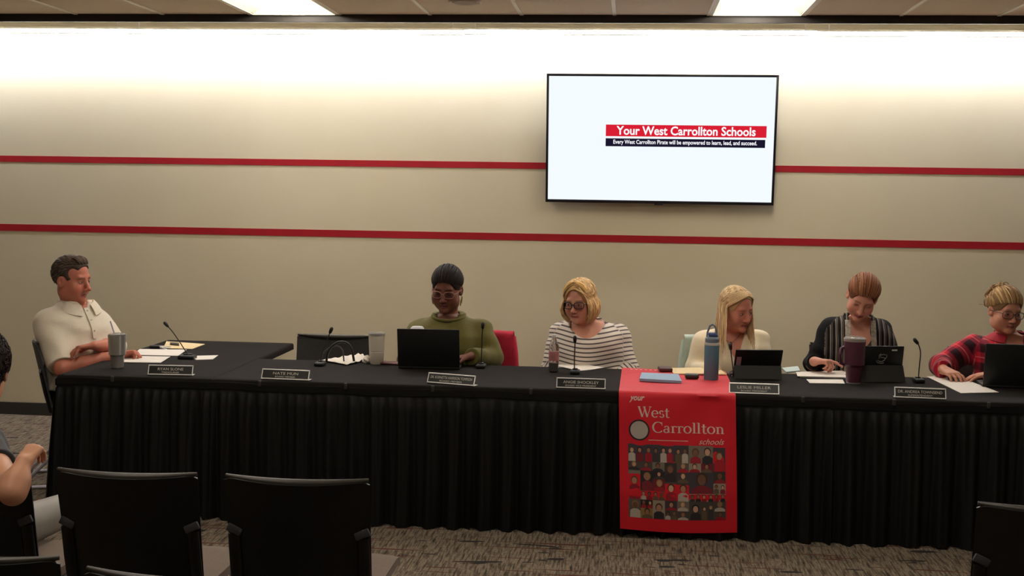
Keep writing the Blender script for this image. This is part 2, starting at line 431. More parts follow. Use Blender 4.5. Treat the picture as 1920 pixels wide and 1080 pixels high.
def skirt(name, x0, y0, x1, y1, lab, seed, inset=0.):
    L = math.hypot(x1-x0, y1-y0); d = Vector(((x1-x0)/L, (y1-y0)/L, 0)); n = Vector((d.y, -d.x, 0))
    off = skirt_fn(L, seed); zs = [.718, .7179, .690, .676, .664, .60, .5, .4, .3, .2, .1, .03, .004]
    q = B(); nu = int(L/.0065); nv = len(zs)-1
    def fn(u, v):
        z = zs[int(round(v*nv))]
        p = Vector((x0, y0, 0)) + d*(u*L) + n*off(u*L, z)
        return p+Vector((0, 0, z + (.006*math.sin(u*L*7+seed) if z < .01 else 0)))
    q.grid(fn, nu, nv)
    # gathered header band
    q2 = B()
    def hb(u, v):
        s = u*L; sag = .004*math.sin(s*3.1+seed)+.003*math.sin(s*11)
        return (Vector((x0, y0, 0))+d*s+n*(.007+.0025*math.sin(s*21+seed))+Vector((0, 0, .722-.036*v+sag)), n)
    q2.shell(hb, int(L/.02), 2, .003)
    o = q.build(name, M_SKIRT, None, 180)
    h = q2.build('header_band', M_SKIRT, o, 60)
    for k in range(1, int(L/.46)+1) if seed != 5 else ():
        s = min(L-.05, k*.46-.15); cp = Vector((x0, y0, 0))+d*s+n*.012
        c = B(); c.box((0, 0, 0), (.016, .008, .03), .002); c = c.build('skirt_clip', mat('smoked_clip', (58, 54, 52), .3), o, 40); c.location = cp+Vector((0, 0, .727)); c.rotation_euler = (0, 0, math.atan2(d.y, d.x))
    return tag(o, lab, 'table skirt')
for i, (_, x0, x1, y0, y1, wh) in enumerate(tabs):
    t = empty('banquet_table', ((x0+x1)/2, (y0+y1)/2, 0))
    w, l = x1-x0-.03, y1-y0-.03
    q = B(); q.box((0, 0, TZ-.022), (w, l, .03), .006); q.build('tabletop', M_TTOP, t, 40)
    for sx in (-1, 1):
        for sy in (-1, 1):
            q = B(); q.tube([(sx*(w/2-.12), sy*(l/2-.08), .001), (sx*(w/2-.12), sy*(l/2-.08), TZ-.037)], .014, 10); q.build('leg', M_TLEG, t, 60)
    tag(t, 'folding banquet table hidden by black cloth ' + wh, 'table', 'banquet tables')
    # cloth: top sheet with a short turned-down edge
    rnd = random.Random(i)
    q = B(); W2, L2 = x1-x0, y1-y0
    e = .012
    us = [0, .0, e/W2*.4, e/W2] + [k/28 for k in range(1, 28)] + [1-e/W2, 1-e/W2*.4, 1, 1]
    vs_ = [0, .0, e/L2*.4, e/L2] + [k/14 for k in range(1, 14)] + [1-e/L2, 1-e/L2*.4, 1, 1]
    def zt(u, v, iu, iv):
        x = u*W2; y = v*L2
        dx = min(x if i in (0,) else 9, (W2-x) if i in (0, 3) else 9); dy = min(y, L2-y); dd = min(dx, dy)
        z = TZ if dd >= e else TZ - (e-math.sqrt(max(0, e*e-(e-dd)**2)))
        z += .0012*math.sin(x*9+i)*math.sin(y*7+2*i) if dd > .03 else 0
        if (iu == 0 and i == 0) or (iu == len(us)-1 and i in (0, 3)) or iv in (0, len(vs_)-1): z = TZ-.045-.004*math.sin(x*6+i)
        return Vector((x-W2/2, y-L2/2, z))
    g = [[q.bm.verts.new(zt(u, v, a, b_)) for b_, v in enumerate(vs_)] for a, u in enumerate(us)]
    for a in range(len(us)-1):
        for b_ in range(len(vs_)-1): q.bm.faces.new((g[a][b_], g[a+1][b_], g[a+1][b_+1], g[a][b_+1]))
    o = q.build('tablecloth', M_CLOTH, None, 50); o.location = ((x0+x1)/2, (y0+y1)/2, 0)
    tag(o, 'black cloth over the table ' + wh, 'tablecloth', 'black tablecloths')
skirt('table_skirt', SX0, TY0-.002, SX1, TY0-.002, 'black pleated skirt at the left end of the table row', 1)
skirt('table_skirt', SX1-.05, TY0-.006, -.79, TY0-.006, 'black pleated skirt left of the red banner', 2)
skirt('table_skirt', -.80, TY0-.002, 1.04, TY0-.002, 'black pleated skirt behind and right of the red banner', 3)
skirt('table_skirt', 1.03, TY0-.002, 2.87, TY0-.002, 'black pleated skirt at the right end of the table row', 4)
skirt('table_skirt', SX0-.002, SY1, SX0-.002, TY0, 'black pleated skirt on the side facing the person in the white polo', 5)

# ------------------------------------------------------------------ red banner over the table
BX0, BX1 = -.037, .553
M_RED = mat('red_banner_cloth', (206, 22, 40), .6, spec=.3, bump=.05, bscale=30, sheen=.1)
HANG = .685
bn = empty('banner', ((BX0+BX1)/2, TY0, 0)); BNL = Vector(bn.location)
YBK = 7.192
def ban(u, s):
    """banner surface: u across 0..1, s = metres from the bend (negative = on the table top)"""
    x = BX0+(BX1-BX0)*u
    if s < 0:
        return Vector((x + .012*(-s), TY0-.010-s, TZ+.0045+.0015*math.sin(u*9+s*14)*min(1, -s/.05)))
    r = .018
    if s < r*math.pi/2:
        a = s/r
        return Vector((x, TY0-.010-r*math.sin(a), TZ+.0045-r*(1-math.cos(a))))
    d = s-r*math.pi/2
    t = d/HANG
    y = TY0-.028 - .060*min(1, t*1.4) - .006*math.sin(u*5.5+.6)*math.exp(-((t-.12)/.2)**2)*1.6 - .004*math.sin(u*13+1)*math.exp(-((t-.08)/.1)**2) - .010*t*math.sin(u*3.3+.5)
    return Vector((x+.022*t, y, TZ+.0045-r-d - .010*math.sin(u*math.pi)*t))
def bnrm(u, s):
    e = .004
    a = ban(min(1, u+e), s)-ban(max(0, u-e), s); b_ = ban(u, s+e)-ban(u, s-e)
    n = a.cross(b_); n.normalize()
    return n if (n.y < 0 or n.z > .5) else -n
q = B()
S0, S1 = -(YBK-TY0), HANG+.02
q.shell(lambda u, v: (ban(u, S0+(S1-S0)*v)-BNL, bnrm(u, S0+(S1-S0)*v)), 30, 90, .002)
bcl = q.build('cloth', M_RED, bn, 60)
HT = HANG+.018-.0
# print helpers: banner face coordinates (a across 0..1, b down from the bend in metres)
def on_ban(a, b_, lift=.0016):
    return ban(a, b_)-BNL + bnrm(a, b_)*lift
M_INK = mat('cream_print', (214, 190, 180), .6)
def stroke_mesh(polys, name, m, parent):
    """polys in banner (a,b) coordinates -> thin print on the cloth"""
    q = B()
    for P in polys:
        try: q.bm.faces.new([q.bm.verts.new(on_ban(a, b_)) for a, b_ in P])
        except ValueError: pass
    return q.build(name, m, parent, fixn=False)
W_B = BX1-BX0
def text_on_banner(me, a0, b0, name, m=M_INK):
    for v in me.vertices:
        p = on_ban(a0+v.co.x/W_B, b0-v.co.y); v.co = p
    return mobj(name, me, m, bcl)
# a small serif alphabet made of strokes (width, height 1 = cap height)
def seg(p, q_, w0, w1=None):
    w1 = w0 if w1 is None else w1
    d = (q_[0]-p[0], q_[1]-p[1]); L = math.hypot(*d) or 1; n = (-d[1]/L, d[0]/L)
    return [(p[0]+n[0]*w0/2, p[1]+n[1]*w0/2), (p[0]-n[0]*w0/2, p[1]-n[1]*w0/2), (q_[0]-n[0]*w1/2, q_[1]-n[1]*w1/2), (q_[0]+n[0]*w1/2, q_[1]+n[1]*w1/2)]
def arc(cx, cy, rx, ry, a0, a1, thick, thin, n=14):
    out = []
    P = []
    for i in range(n+1):
        a = R(a0+(a1-a0)*i/n); w = thin+(thick-thin)*abs(math.cos(a))
        P.append(((cx+(rx)*math.cos(a), cy+ry*math.sin(a)), w, a))
    for (p, w, a), (p2, w2, a2) in zip(P, P[1:]):
        c, s = math.cos(a), math.sin(a); c2, s2 = math.cos(a2), math.sin(a2)
        out.append([(p[0]+c*w/2, p[1]+s*w/2), (p[0]-c*w/2, p[1]-s*w/2), (p2[0]-c2*w2/2, p2[1]-s2*w2/2), (p2[0]+c2*w2/2, p2[1]+s2*w2/2)])
    return out
def ser(x, y, w=.26): return [[(x-w/2, y-.025), (x+w/2, y-.025), (x+w/2, y+.025), (x-w/2, y+.025)]]
TK, TN, XH = .15, .055, .64
def glyph(ch):
    if ch == 'W': return [seg((.06, 1), (.36, 0), TK), seg((.36, 0), (.62, .92), TN), seg((.52, 1), (.80, 0), TK), seg((.80, 0), (1.08, 1), TN)]+ser(.07, .98)+ser(.55, .98)+ser(1.07, .98, .22), 1.18
    if ch == 'C': return arc(.46, .5, .40, .50, 48, 318, TK, TN, 20)+[seg((.76, .98), (.76, .68), .05), seg((.74, .86), (.60, .95), .06)], .86
    if ch == 'e': return arc(.30, .32, .25, .32, 0, 318, TK*.9, TN)+[seg((.06, .34), (.55, .34), .05)], .64
    if ch == 's': return arc(.24, .47, .15, .16, 20, 255, TK*.8, TN, 9)+arc(.26, .17, .16, .17, 75, -160, TK*.8, TN, 9), .50
    if ch == 't': return [seg((.20, .86), (.20, .12), TK*.9)]+arc(.32, .12, .12, .12, 180, 320, TK*.8, TN, 6)+[seg((.02, .62), (.42, .62), .055)], .46
    if ch == 'a': return [seg((.42, .46), (.42, .06), TK*.9), seg((.42, .04), (.54, .05), .06)]+arc(.27, .46, .15, .17, 0, 165, TK*.8, TN, 8)+arc(.24, .18, .17, .18, 35, 330, TK*.75, TN, 12), .60
    if ch == 'r': return [seg((.16, .62), (.16, .02), TK*.9)]+arc(.33, .44, .16, .18, 140, 30, TK*.8, TN, 6)+ser(.17, .02, .30)+ser(.09, .61, .16), .50
    if ch == 'o': return arc(.32, .32, .26, .32, 0, 360, TK*.9, TN, 18), .68
    if ch == 'l': return [seg((.17, .98), (.17, .02), TK*.9)]+ser(.17, .02, .30)+ser(.10, .97, .16), .36
    if ch == 'n': return [seg((.16, .62), (.16, .02), TK*.9), seg((.52, .42), (.52, .02), TK*.9)]+arc(.34, .42, .18, .20, 165, 0, TK*.8, TN, 9)+ser(.17, .02, .28)+ser(.53, .02, .26)+ser(.09, .61, .16), .72
    return [], .3
def serif(word, a0, a1, bbase, cap, name):
    polys = []; x = 0
    for ch in word:
        g, w = glyph(ch)
        polys += [[(p[0]+x, p[1]) for p in P] for P in g]; x += w
    k = (a1-a0)/x
    stroke_mesh([[(a0+p[0]*k, bbase-p[1]*cap) for p in P] for P in polys], name, M_INK, bcl)
serif('West', .165, .435, .134, .052, 'lettering')
serif('Carrollton', .285, .905, .209, .052, 'lettering')
text_on_banner(fit_width(text_mesh('your', .03, shear=.35, bold=.0008), .078, .030), .155, .047, 'lettering')
text_on_banner(fit_width(text_mesh('schools', .03, shear=.45), .128, .028), .79, .249, 'lettering')
stroke_mesh([[(.25+i*.034, .2465), (.25+(i+1)*.034, .2465), (.25+(i+1)*.034, .2495), (.25+i*.034, .2495)] for i in range(10)], 'rule_line', M_INK, bcl)
# round badge: dark rim, pale disc
def disc(ca, cb, r, n=28): return [(ca+r*math.cos(2*math.pi*i/n)/W_B, cb+r*math.sin(2*math.pi*i/n)) for i in range(n)]
stroke_mesh([disc(.172, .200, .053)], 'badge_rim', mat('badge_black', (26, 22, 22), .6), bcl)
q = B(); q.bm.faces.new([q.bm.verts.new(on_ban(a, b_, .0022)) for a, b_ in disc(.172, .200, .045)]); q.build('badge_disc', mat('badge_white', (176, 166, 156), .6), bcl, fixn=False)
# collage of small portraits printed on the lower part of the banner
def collage():
    rnd = random.Random(12)
    V, F, C = [], [], []
    def poly(P, c, lift):
        i0 = len(V)
        for a, b_ in P: V.append(on_ban(a, b_, lift)); C.append((*lin(c), 1))
        F.append(list(range(i0, i0+len(P))))
    CA, CB0, CB1, A0, A1 = 8, .270, .640, .075, .905
    bgs = [(58, 50, 48), (92, 84, 76), (120, 108, 96), (40, 36, 38), (74, 66, 60), (112, 28, 38), (150, 136, 118), (64, 58, 66), (140, 112, 60)]
    tops = [(150, 20, 36), (170, 24, 40), (140, 26, 40), (60, 54, 56), (120, 30, 42), (180, 168, 156), (44, 40, 44), (96, 80, 60), (150, 30, 44)]
    skins = [(190, 140, 112), (150, 104, 80), (110, 74, 58), (200, 156, 128), (128, 86, 66), (172, 124, 96)]
    hairs = [(40, 30, 26), (90, 64, 40), (140, 110, 70), (26, 22, 22), (66, 46, 34)]
    cols = [A0+(A1-A0)*k/CA for k in range(CA+1)]
    def cell(a0, a1, b0, b1, n):
        poly([(a0, b0), (a1, b0), (a1, b1), (a0, b1)], rnd.choice(bgs), .0014)
        for k in range(n):
            w = (a1-a0)/n; ca = a0+w*(k+.5)+rnd.uniform(-.06, .06)*w; h = b1-b0
            hr = min(w*W_B*.26, h*.24); cb = b0+h*rnd.uniform(.30, .40)
            def el(x, y, rx, ry, nn=14):
                return [(min(a1, max(a0, x+rx/W_B*math.cos(2*math.pi*i/nn))), min(b1, max(b0, y+ry*math.sin(2*math.pi*i/nn)))) for i in range(nn)]
            tp = rnd.choice(tops); hrw = w*.44
            poly([(ca-hrw, b1), (ca-hrw*.95, cb+hr*1.9), (ca-hrw*.4, cb+hr*1.25), (ca+hrw*.4, cb+hr*1.25), (ca+hrw*.95, cb+hr*1.9), (ca+hrw, b1)], tp, .0018)
            poly(el(ca, cb-hr*.15, hr*1.12, hr*1.25), rnd.choice(hairs), .0022)
            poly(el(ca, cb+hr*.12, hr*.82, hr*1.05), rnd.choice(skins), .0026)
    rows = [(0, .235, [(0, 1), (1, 2), (2, 3), (3, 4), (4, 5), (5, 6), (6, 7)]), ]
    H = CB1-CB0
    lay = [(0, 2, 0, .235, 3), (2, 5, 0, .235, 5), (5, 7, 0, .235, 2), (7, 8, 0.02, .34, 1), (0, 1, .235, .355, 1), (1, 2, .235, .355, 1), (2, 3, .235, .355, 1), (3, 4, .235, .49, 1), (4, 5, .235, .36, 1), (5, 6, .235, .355, 1), (6, 7, .235, .355, 1),
           (0, 1, .355, .74, 1), (1, 2, .355, .62, 1), (2, 3, .355, .46, 1), (2, 3, .46, .62, 1), (3, 4, .49, .745, 1), (4, 5, .36, .50, 1), (4, 5, .50, .745, 1), (5, 7, .355, .64, 1), (7, 8, .34, .50, 1), (7, 8, .50, .64, 2), (5, 8, .64, .745, 6), (1, 3, .62, .745, 4),
           (0, 1, .745, 1, 1), (1, 2, .745, .86, 2), (1, 2, .86, 1, 1), (2, 3, .745, 1, 1), (3, 4, .745, .87, 1), (3, 4, .87, 1, 2), (4, 5, .745, .88, 1), (4, 5, .88, 1, 1), (5, 6, .745, 1, 1), (6, 7, .745, 1, 2), (7, 8, .745, .88, 1), (7, 8, .88, 1, 1)]
    for c0, c1, r0, r1, n in lay: cell(cols[c0], cols[c1], CB0+H*r0, CB0+H*r1, n)
    me = bpy.data.meshes.new('collage'); me.from_pydata([tuple(v) for v in V], [], F)
    at_ = me.attributes.new('Col', 'FLOAT_COLOR', 'POINT'); at_.data.foreach_set('color', [x for c in C for x in c])
    mobj('photo_collage', me, vcol_mat('printed_photos', .6), bcl)
collage()
# white dotted edge print near the far end of the runner
q = B()
for k in range(6):
    ctr = on(1184+k*9, 692.5+k*.4, TZ+.0062)
    q.lathe([(0, .0005), (.008, .0005), (.008, 0)], 10, M=Matrix.Translation(ctr-BNL+Vector((0, 0, .0010))))
q.build('dot_print', mat('white_print', (226, 214, 206), .6), bcl)
tag(bn, 'red cloth banner with cream lettering and photo collage draped over the table front', 'banner')

# ------------------------------------------------------------------ chairs
M_SHELL = mat('black_polypropylene', (13, 12, 12), .45, spec=.4)
M_LIP = mat('highlit_black_edge', (58, 52, 46), .45)  # lighter than the shell, light caught on the rim put into the colour
M_CHROME = mat('brushed_steel_tube', (190, 186, 198), .35, metal=.35)
M_SEAT = mat('taupe_seat_fabric', (112, 97, 84), .9, noise=.08, nscale=120, bump=.2, bscale=400)
M_SEATK = mat('charcoal_seat_fabric', (40, 38, 38), .9, noise=.08, nscale=120)
M_MESH = mat('charcoal_mesh_back', (46, 44, 43), .7, bump=.2, bscale=500)
M_BRK = mat('grey_bracket', (64, 62, 66), .5)
BH = .231
def back_y(u, z):
    return -.205 - .042*(1-u*u) - .085*(z-.45)/.40
def make_chair(seat_mat):
    t = empty('stacking_chair')
    q = B()
    def bk(u, v):
        w = 2*u-1; z = .475+.378*v
        e = max(0, (v-.94)/.06); x = w*BH*(1-.03*(1-v)) 
        z -= .012*max(0, abs(w)-.9)/.1*e
        z -= .012*(1-w*w)*v
        n = Vector((.35*w, -1, -.1)); n.normalize()
        return (Vector((x, back_y(w, z), z)), n)
    q.shell(bk, 24, 14, .012)
    bko = q.build('backrest', M_SHELL, t, 50)
    q = B()
    def lip(u):
        w = 2*u-1; z = .853-.012*(1-w*w)
        return Vector((w*BH*.985, back_y(w, z)+.006+.010*(1-w*w), z+.001)), .006+.009*(1-w*w)
    ps = [lip(i/20) for i in range(21)]
    q.tube([p for p, _ in ps], [r for _, r in ps], 8); q.build('top_edge', M_LIP, bko, 80)
    for s in (-1, 1):
        q = B(); x = s*(BH-.024)
        q.tube([(x, back_y(.9, .66)-.012, .665), (x, back_y(.9, .56)-.012, .56), (x, back_y(.9, .46)-.006, .45), (x, -.16, .428)], [.020, .021, .021, .017], 10, flat=.5); q.build('back_post', M_SHELL, t, 60)
        q = B(); q.box((0, 0, 0), (.050, .012, .026), .004, M=Matrix.Translation((s*(BH-.026), back_y(.9, .675)-.012, .678)) @ Matrix.Rotation(R(-24*s), 4, 'Y')); q.build('bracket', M_BRK, t, 40)
    q = B()
    def st(u, v):
        x = (u-.5)*.46; y = -.19+.44*v
        z = .452 + .010*(1-(2*u-1)**4) - .014*max(0, (v-.8)/.2)**2 + .006*max(0, .3-v)
        return (Vector((x, y, z)), Vector((0, 0, 1)))
    q.shell(st, 14, 14, .030); q.build('seat', seat_mat, t, 50)
    q = B(); q.box((0, .03, .424), (.42, .38, .02), .008); q.build('seat_pan', M_SHELL, t, 40)
    for s in (-1, 1):
        x = s*.215
        q = B(); q.tube([(x*.93, .04, .418), (x, -.02, .39), (x, -.36, .045), (x, -.385, .018), (x, -.37, .011), (x, -.34, .011), (x, .17, .011), (x, .215, .018), (x, .22, .045), (x, .16, .37), (x*.93, .12, .418)], .0105, 10); q.build('leg', M_CHROME, t, 60)
    q = B(); q.tube([(-.215, -.16, .247), (.215, -.16, .247)], .008, 8); q.build('crossbar', M_CHROME, t, 60)
    return t
ch0 = make_chair(M_SEAT)
ch_first = [True]
def chair(x, y, rz, lab, group, black=False):
    """x, y = middle of the seat"""
    c = ch0 if ch_first[0] else copy_tree(ch0); ch_first[0] = False
    c.location = (x, y, 0); c.rotation_euler = (0, 0, rz)
    tag(c, lab, 'chair', group)
    if black:
        for k in c.children:
            if k.name.startswith('backrest'):
                k.data = k.data.copy(); k.data.materials.clear(); k.data.materials.append(M_MESH)
            if k.name.startswith('seat') and 'pan' not in k.name:
                k.data = k.data.copy(); k.data.materials.clear(); k.data.materials.append(M_SEATK)
    return c
BK = .29   # seat centre to the top of the back
AG = 'chairs set out for the audience'
chair(-1.566, 3.75+BK, 0, 'black shell chair in the foreground in front of the left name plate', AG)
chair(-1.017, 3.75+BK, 0, 'empty black shell chair in the foreground, nearest the middle of the floor', AG)
chair(1.273, 3.75+BK, 0, 'black shell chair cut off by the lower right corner', AG)
chair(-2.116, 3.75+BK, 0, 'black shell chair under the forearm of the dark-haired person', AG)
chair(-1.586, 2.84+BK, 0, 'black shell chair whose top edge shows in the lower left corner', AG)
chair(-1.010, 2.755+BK, R(-4), 'black shell chair peeking in at the very bottom edge', AG)
PG = 'chairs behind the tables'
chair(-3.165, 7.10, R(-70), 'black chair with steel legs under the person in the white polo', PG, True)
chair(-1.79, 7.49-BK+.0, R(180), 'empty chair behind the table, between the polo shirt and the person in green', PG, True).location = (-1.80, 7.50-BK, 0)

# ------------------------------------------------------------------ people: smooth implicit bodies meshed with surface nets
def nrm(v): v = np.asarray(v, float); return v/(np.linalg.norm(v)+1e-12)
class Prim:
    __slots__ = ('f', 'lo', 'hi', 'k', 'op', 'tag')
    def __init__(s, f, lo, hi, k=0., op=1, tag=0): s.f, s.lo, s.hi, s.k, s.op, s.tag = f, np.array(lo, float), np.array(hi, float), k, op, tag
def cap(a, b, r1, r2=None, k=.01, op=1, tag=0):
    a = np.array(a, float); b = np.array(b, float); r2 = r1 if r2 is None else r2
    ba = b-a; L2 = max(ba@ba, 1e-9)
    def f(x, y, z):
        px, py, pz = x-a[0], y-a[1], z-a[2]
        t = np.clip((px*ba[0]+py*ba[1]+pz*ba[2])/L2, 0, 1)
        return np.sqrt((px-t*ba[0])**2+(py-t*ba[1])**2+(pz-t*ba[2])**2) - (r1+(r2-r1)*t)
    m = max(r1, r2)
    return Prim(f, np.minimum(a, b)-m, np.maximum(a, b)+m, k, op, tag)
def ell(c, r, Rm=None, k=.01, op=1, tag=0):
    c = np.array(c, float); r = np.array(r, float); Rm = np.eye(3) if Rm is None else np.array(Rm)
    def f(x, y, z):
        px, py, pz = x-c[0], y-c[1], z-c[2]
        u = (px*Rm[0, 0]+py*Rm[1, 0]+pz*Rm[2, 0]); v = (px*Rm[0, 1]+py*Rm[1, 1]+pz*Rm[2, 1]); w = (px*Rm[0, 2]+py*Rm[1, 2]+pz*Rm[2, 2])
        k0 = np.sqrt((u/r[0])**2+(v/r[1])**2+(w/r[2])**2); k1 = np.sqrt((u/r[0]**2)**2+(v/r[1]**2)**2+(w/r[2]**2)**2)+1e-9
        return k0*(k0-1)/k1
    e = np.abs(Rm) @ r
    return Prim(f, c-e, c+e, k, op, tag)
def loft(org, X, Yv, secs, infl=0., k=.03, pw=2.3, tag=0, op=1):
    """stack of rounded sections; secs = (z, dx, dy, half width, half depth)"""
    S = np.array(secs, float); org = np.array(org, float); X = np.array(X, float); Yv = np.array(Yv, float)
    zz = np.linspace(S[0, 0], S[-1, 0], 60)
    T = [np.interp(zz, S[:, 0], S[:, i]) for i in range(1, 5)]
    ker = np.array([1, 2, 3, 2, 1.])/9
    for i in range(4):
        p = np.pad(T[i], 2, mode='edge'); T[i] = np.convolve(p, ker, 'valid')
    z0, z1 = S[0, 0]-infl, S[-1, 0]+infl
    def f(x, y, z):
        x, y, z = np.broadcast_arrays(x, y, z)
        zc = z
        cx = np.interp(zc, zz, T[0]); cy = np.interp(zc, zz, T[1]); w = np.interp(zc, zz, T[2])+infl; d = np.interp(zc, zz, T[3])+infl
        lx = (x-org[0])*X[0]+(y-org[1])*X[1]-cx; ly = (x-org[0])*Yv[0]+(y-org[1])*Yv[1]-cy
        q = (np.abs(lx/w)**pw+np.abs(ly/d)**pw)**(1/pw)
        dd = (q-1)*np.minimum(w, d)
        dz = np.maximum(z0-z, z-z1)
        return np.maximum(dd, dz)
    m = S[:, 3].max()+S[:, 4].max()*.3+np.abs(S[:, 1:3]).max()+infl
    return Prim(f, (org[0]-m, org[1]-m, z0), (org[0]+m, org[1]+m, z1), k, op, tag)
def half(nv, p0, lo, hi, op=-1, k=0.):
    """half space: removes the side nv points to"""
    nv = nrm(nv); p0 = np.array(p0, float)
    return Prim(lambda x, y, z: -((x-p0[0])*nv[0]+(y-p0[1])*nv[1]+(z-p0[2])*nv[2]), lo, hi, k, op)
def axis(lo, hi, base, fine=(), fstep=.003):
    out = [lo]
    while out[-1] < hi:
        x = out[-1]; st = base
        for a, b, s in fine:
            if a <= x <= b: st = min(st, s)
        out.append(x+st)
    return np.array(out)
def mesh_field(prims, xs, ys, zs, disp=None):
    D = np.full((len(xs), len(ys), len(zs)), .2, np.float32)
    for p in prims:
        m = p.k+.014
        i0, i1 = np.searchsorted(xs, p.lo[0]-m), np.searchsorted(xs, p.hi[0]+m)
        j0, j1 = np.searchsorted(ys, p.lo[1]-m), np.searchsorted(ys, p.hi[1]+m)
        k0, k1 = np.searchsorted(zs, p.lo[2]-m), np.searchsorted(zs, p.hi[2]+m)
        if i1 <= i0 or j1 <= j0 or k1 <= k0: continue
        x = xs[i0:i1, None, None]; y = ys[None, j0:j1, None]; z = zs[None, None, k0:k1]
        d = p.f(x, y, z).astype(np.float32); W = D[i0:i1, j0:j1, k0:k1]
        if p.op > 0:
            if p.k > 0:
                h = np.maximum(p.k-np.abs(W-d), 0)/p.k; W[...] = np.minimum(W, d)-h*h*p.k*.25
            else: np.minimum(W, d, out=W)
        else:
            d = -d
            if p.k > 0:
                h = np.maximum(p.k-np.abs(W-d), 0)/p.k; W[...] = np.maximum(W, d)+h*h*p.k*.25
            else: np.maximum(W, d, out=W)
    D[0] = D[-1] = .2; D[:, 0] = D[:, -1] = .2; D[:, :, 0] = D[:, :, -1] = .2
    if disp is not None:
        I = np.nonzero(np.abs(D) < .03)
        D[I] += disp(xs[I[0]], ys[I[1]], zs[I[2]]).astype(np.float32)
    S = D < 0
    a = S[:-1, :-1, :-1].astype(np.uint8)
    cnt = np.zeros_like(a)
    for dx in (0, 1):
        for dy in (0, 1):
            for dz in (0, 1): cnt += S[dx:S.shape[0]-1+dx, dy:S.shape[1]-1+dy, dz:S.shape[2]-1+dz]
    act = (cnt > 0) & (cnt < 8)
    ci = np.nonzero(act); n = len(ci[0])
    idx = np.full(act.shape, -1, np.int32); idx[ci] = np.arange(n)
    acc = np.zeros((n, 3)); num = np.zeros(n)
    cor = [(0, 0, 0), (1, 0, 0), (0, 1, 0), (1, 1, 0), (0, 0, 1), (1, 0, 1), (0, 1, 1), (1, 1, 1)]
    for i in range(8):
        for b in (1, 2, 4):
            j = i | b
            if i & b: continue
            A = D[ci[0]+cor[i][0], ci[1]+cor[i][1], ci[2]+cor[i][2]]; Bv = D[ci[0]+cor[j][0], ci[1]+cor[j][1], ci[2]+cor[j][2]]
            m = (A < 0) != (Bv < 0)
            t = np.where(m, A/np.where(m, A-Bv, 1), 0)
            for ax in range(3): acc[:, ax] += np.where(m, cor[i][ax]+t*(cor[j][ax]-cor[i][ax]), 0)
            num += m
    acc /= num[:, None]
    V = np.empty((n, 3))
    for ax, c in enumerate((xs, ys, zs)):
        g = ci[ax]+acc[:, ax]; V[:, ax] = np.interp(g, np.arange(len(c)), c)
    F = []
    for ax in range(3):
        sl0 = [slice(1, -1)]*3; sl1 = [slice(1, -1)]*3
        sl0[ax] = slice(0, -1); sl1[ax] = slice(1, None)
        s0 = S[tuple(sl0)]; s1 = S[tuple(sl1)]
        e = np.nonzero(s0 != s1); flip = s0[e]
        off = [0 if a_ == ax else 1 for a_ in range(3)]
        base = [e[i]+off[i] for i in range(3)]
        u, v = [a_ for a_ in range(3) if a_ != ax]
        def cell(du, dv):
            q = [base[0].copy(), base[1].copy(), base[2].copy()]; q[u] -= du; q[v] -= dv
            return idx[q[0], q[1], q[2]]
        quad = np.stack([cell(1, 1), cell(0, 1), cell(0, 0), cell(1, 0)], 1)
        fl = flip if ax != 1 else ~flip
        quad[~fl] = quad[~fl][:, ::-1]
        F.append(quad)
    return V, np.concatenate(F)
def np_mesh(name, V, F, col=None, attrs=None):
    me = bpy.data.meshes.new(name)
    me.vertices.add(len(V)); me.vertices.foreach_set('co', np.ascontiguousarray(V, np.float32).ravel())
    me.loops.add(F.size); me.loops.foreach_set('vertex_index', np.ascontiguousarray(F, np.int32).ravel())
    me.polygons.add(len(F)); me.polygons.foreach_set('loop_start', np.arange(0, F.size, 4, dtype=np.int32)); me.polygons.foreach_set('loop_total', np.full(len(F), 4, np.int32))
    me.polygons.foreach_set('use_smooth', np.ones(len(F), bool))
    me.update(calc_edges=True)
    if col is not None:
        a = me.attributes.new('Col', 'FLOAT_COLOR', 'POINT'); c = np.ones((len(V), 4), np.float32); c[:, :3] = col; a.data.foreach_set('color', c.ravel())
    for nme, arr in (attrs or {}).items():
        a = me.attributes.new(nme, 'FLOAT_VECTOR', 'POINT'); a.data.foreach_set('vector', np.ascontiguousarray(arr, np.float32).ravel())
    return me

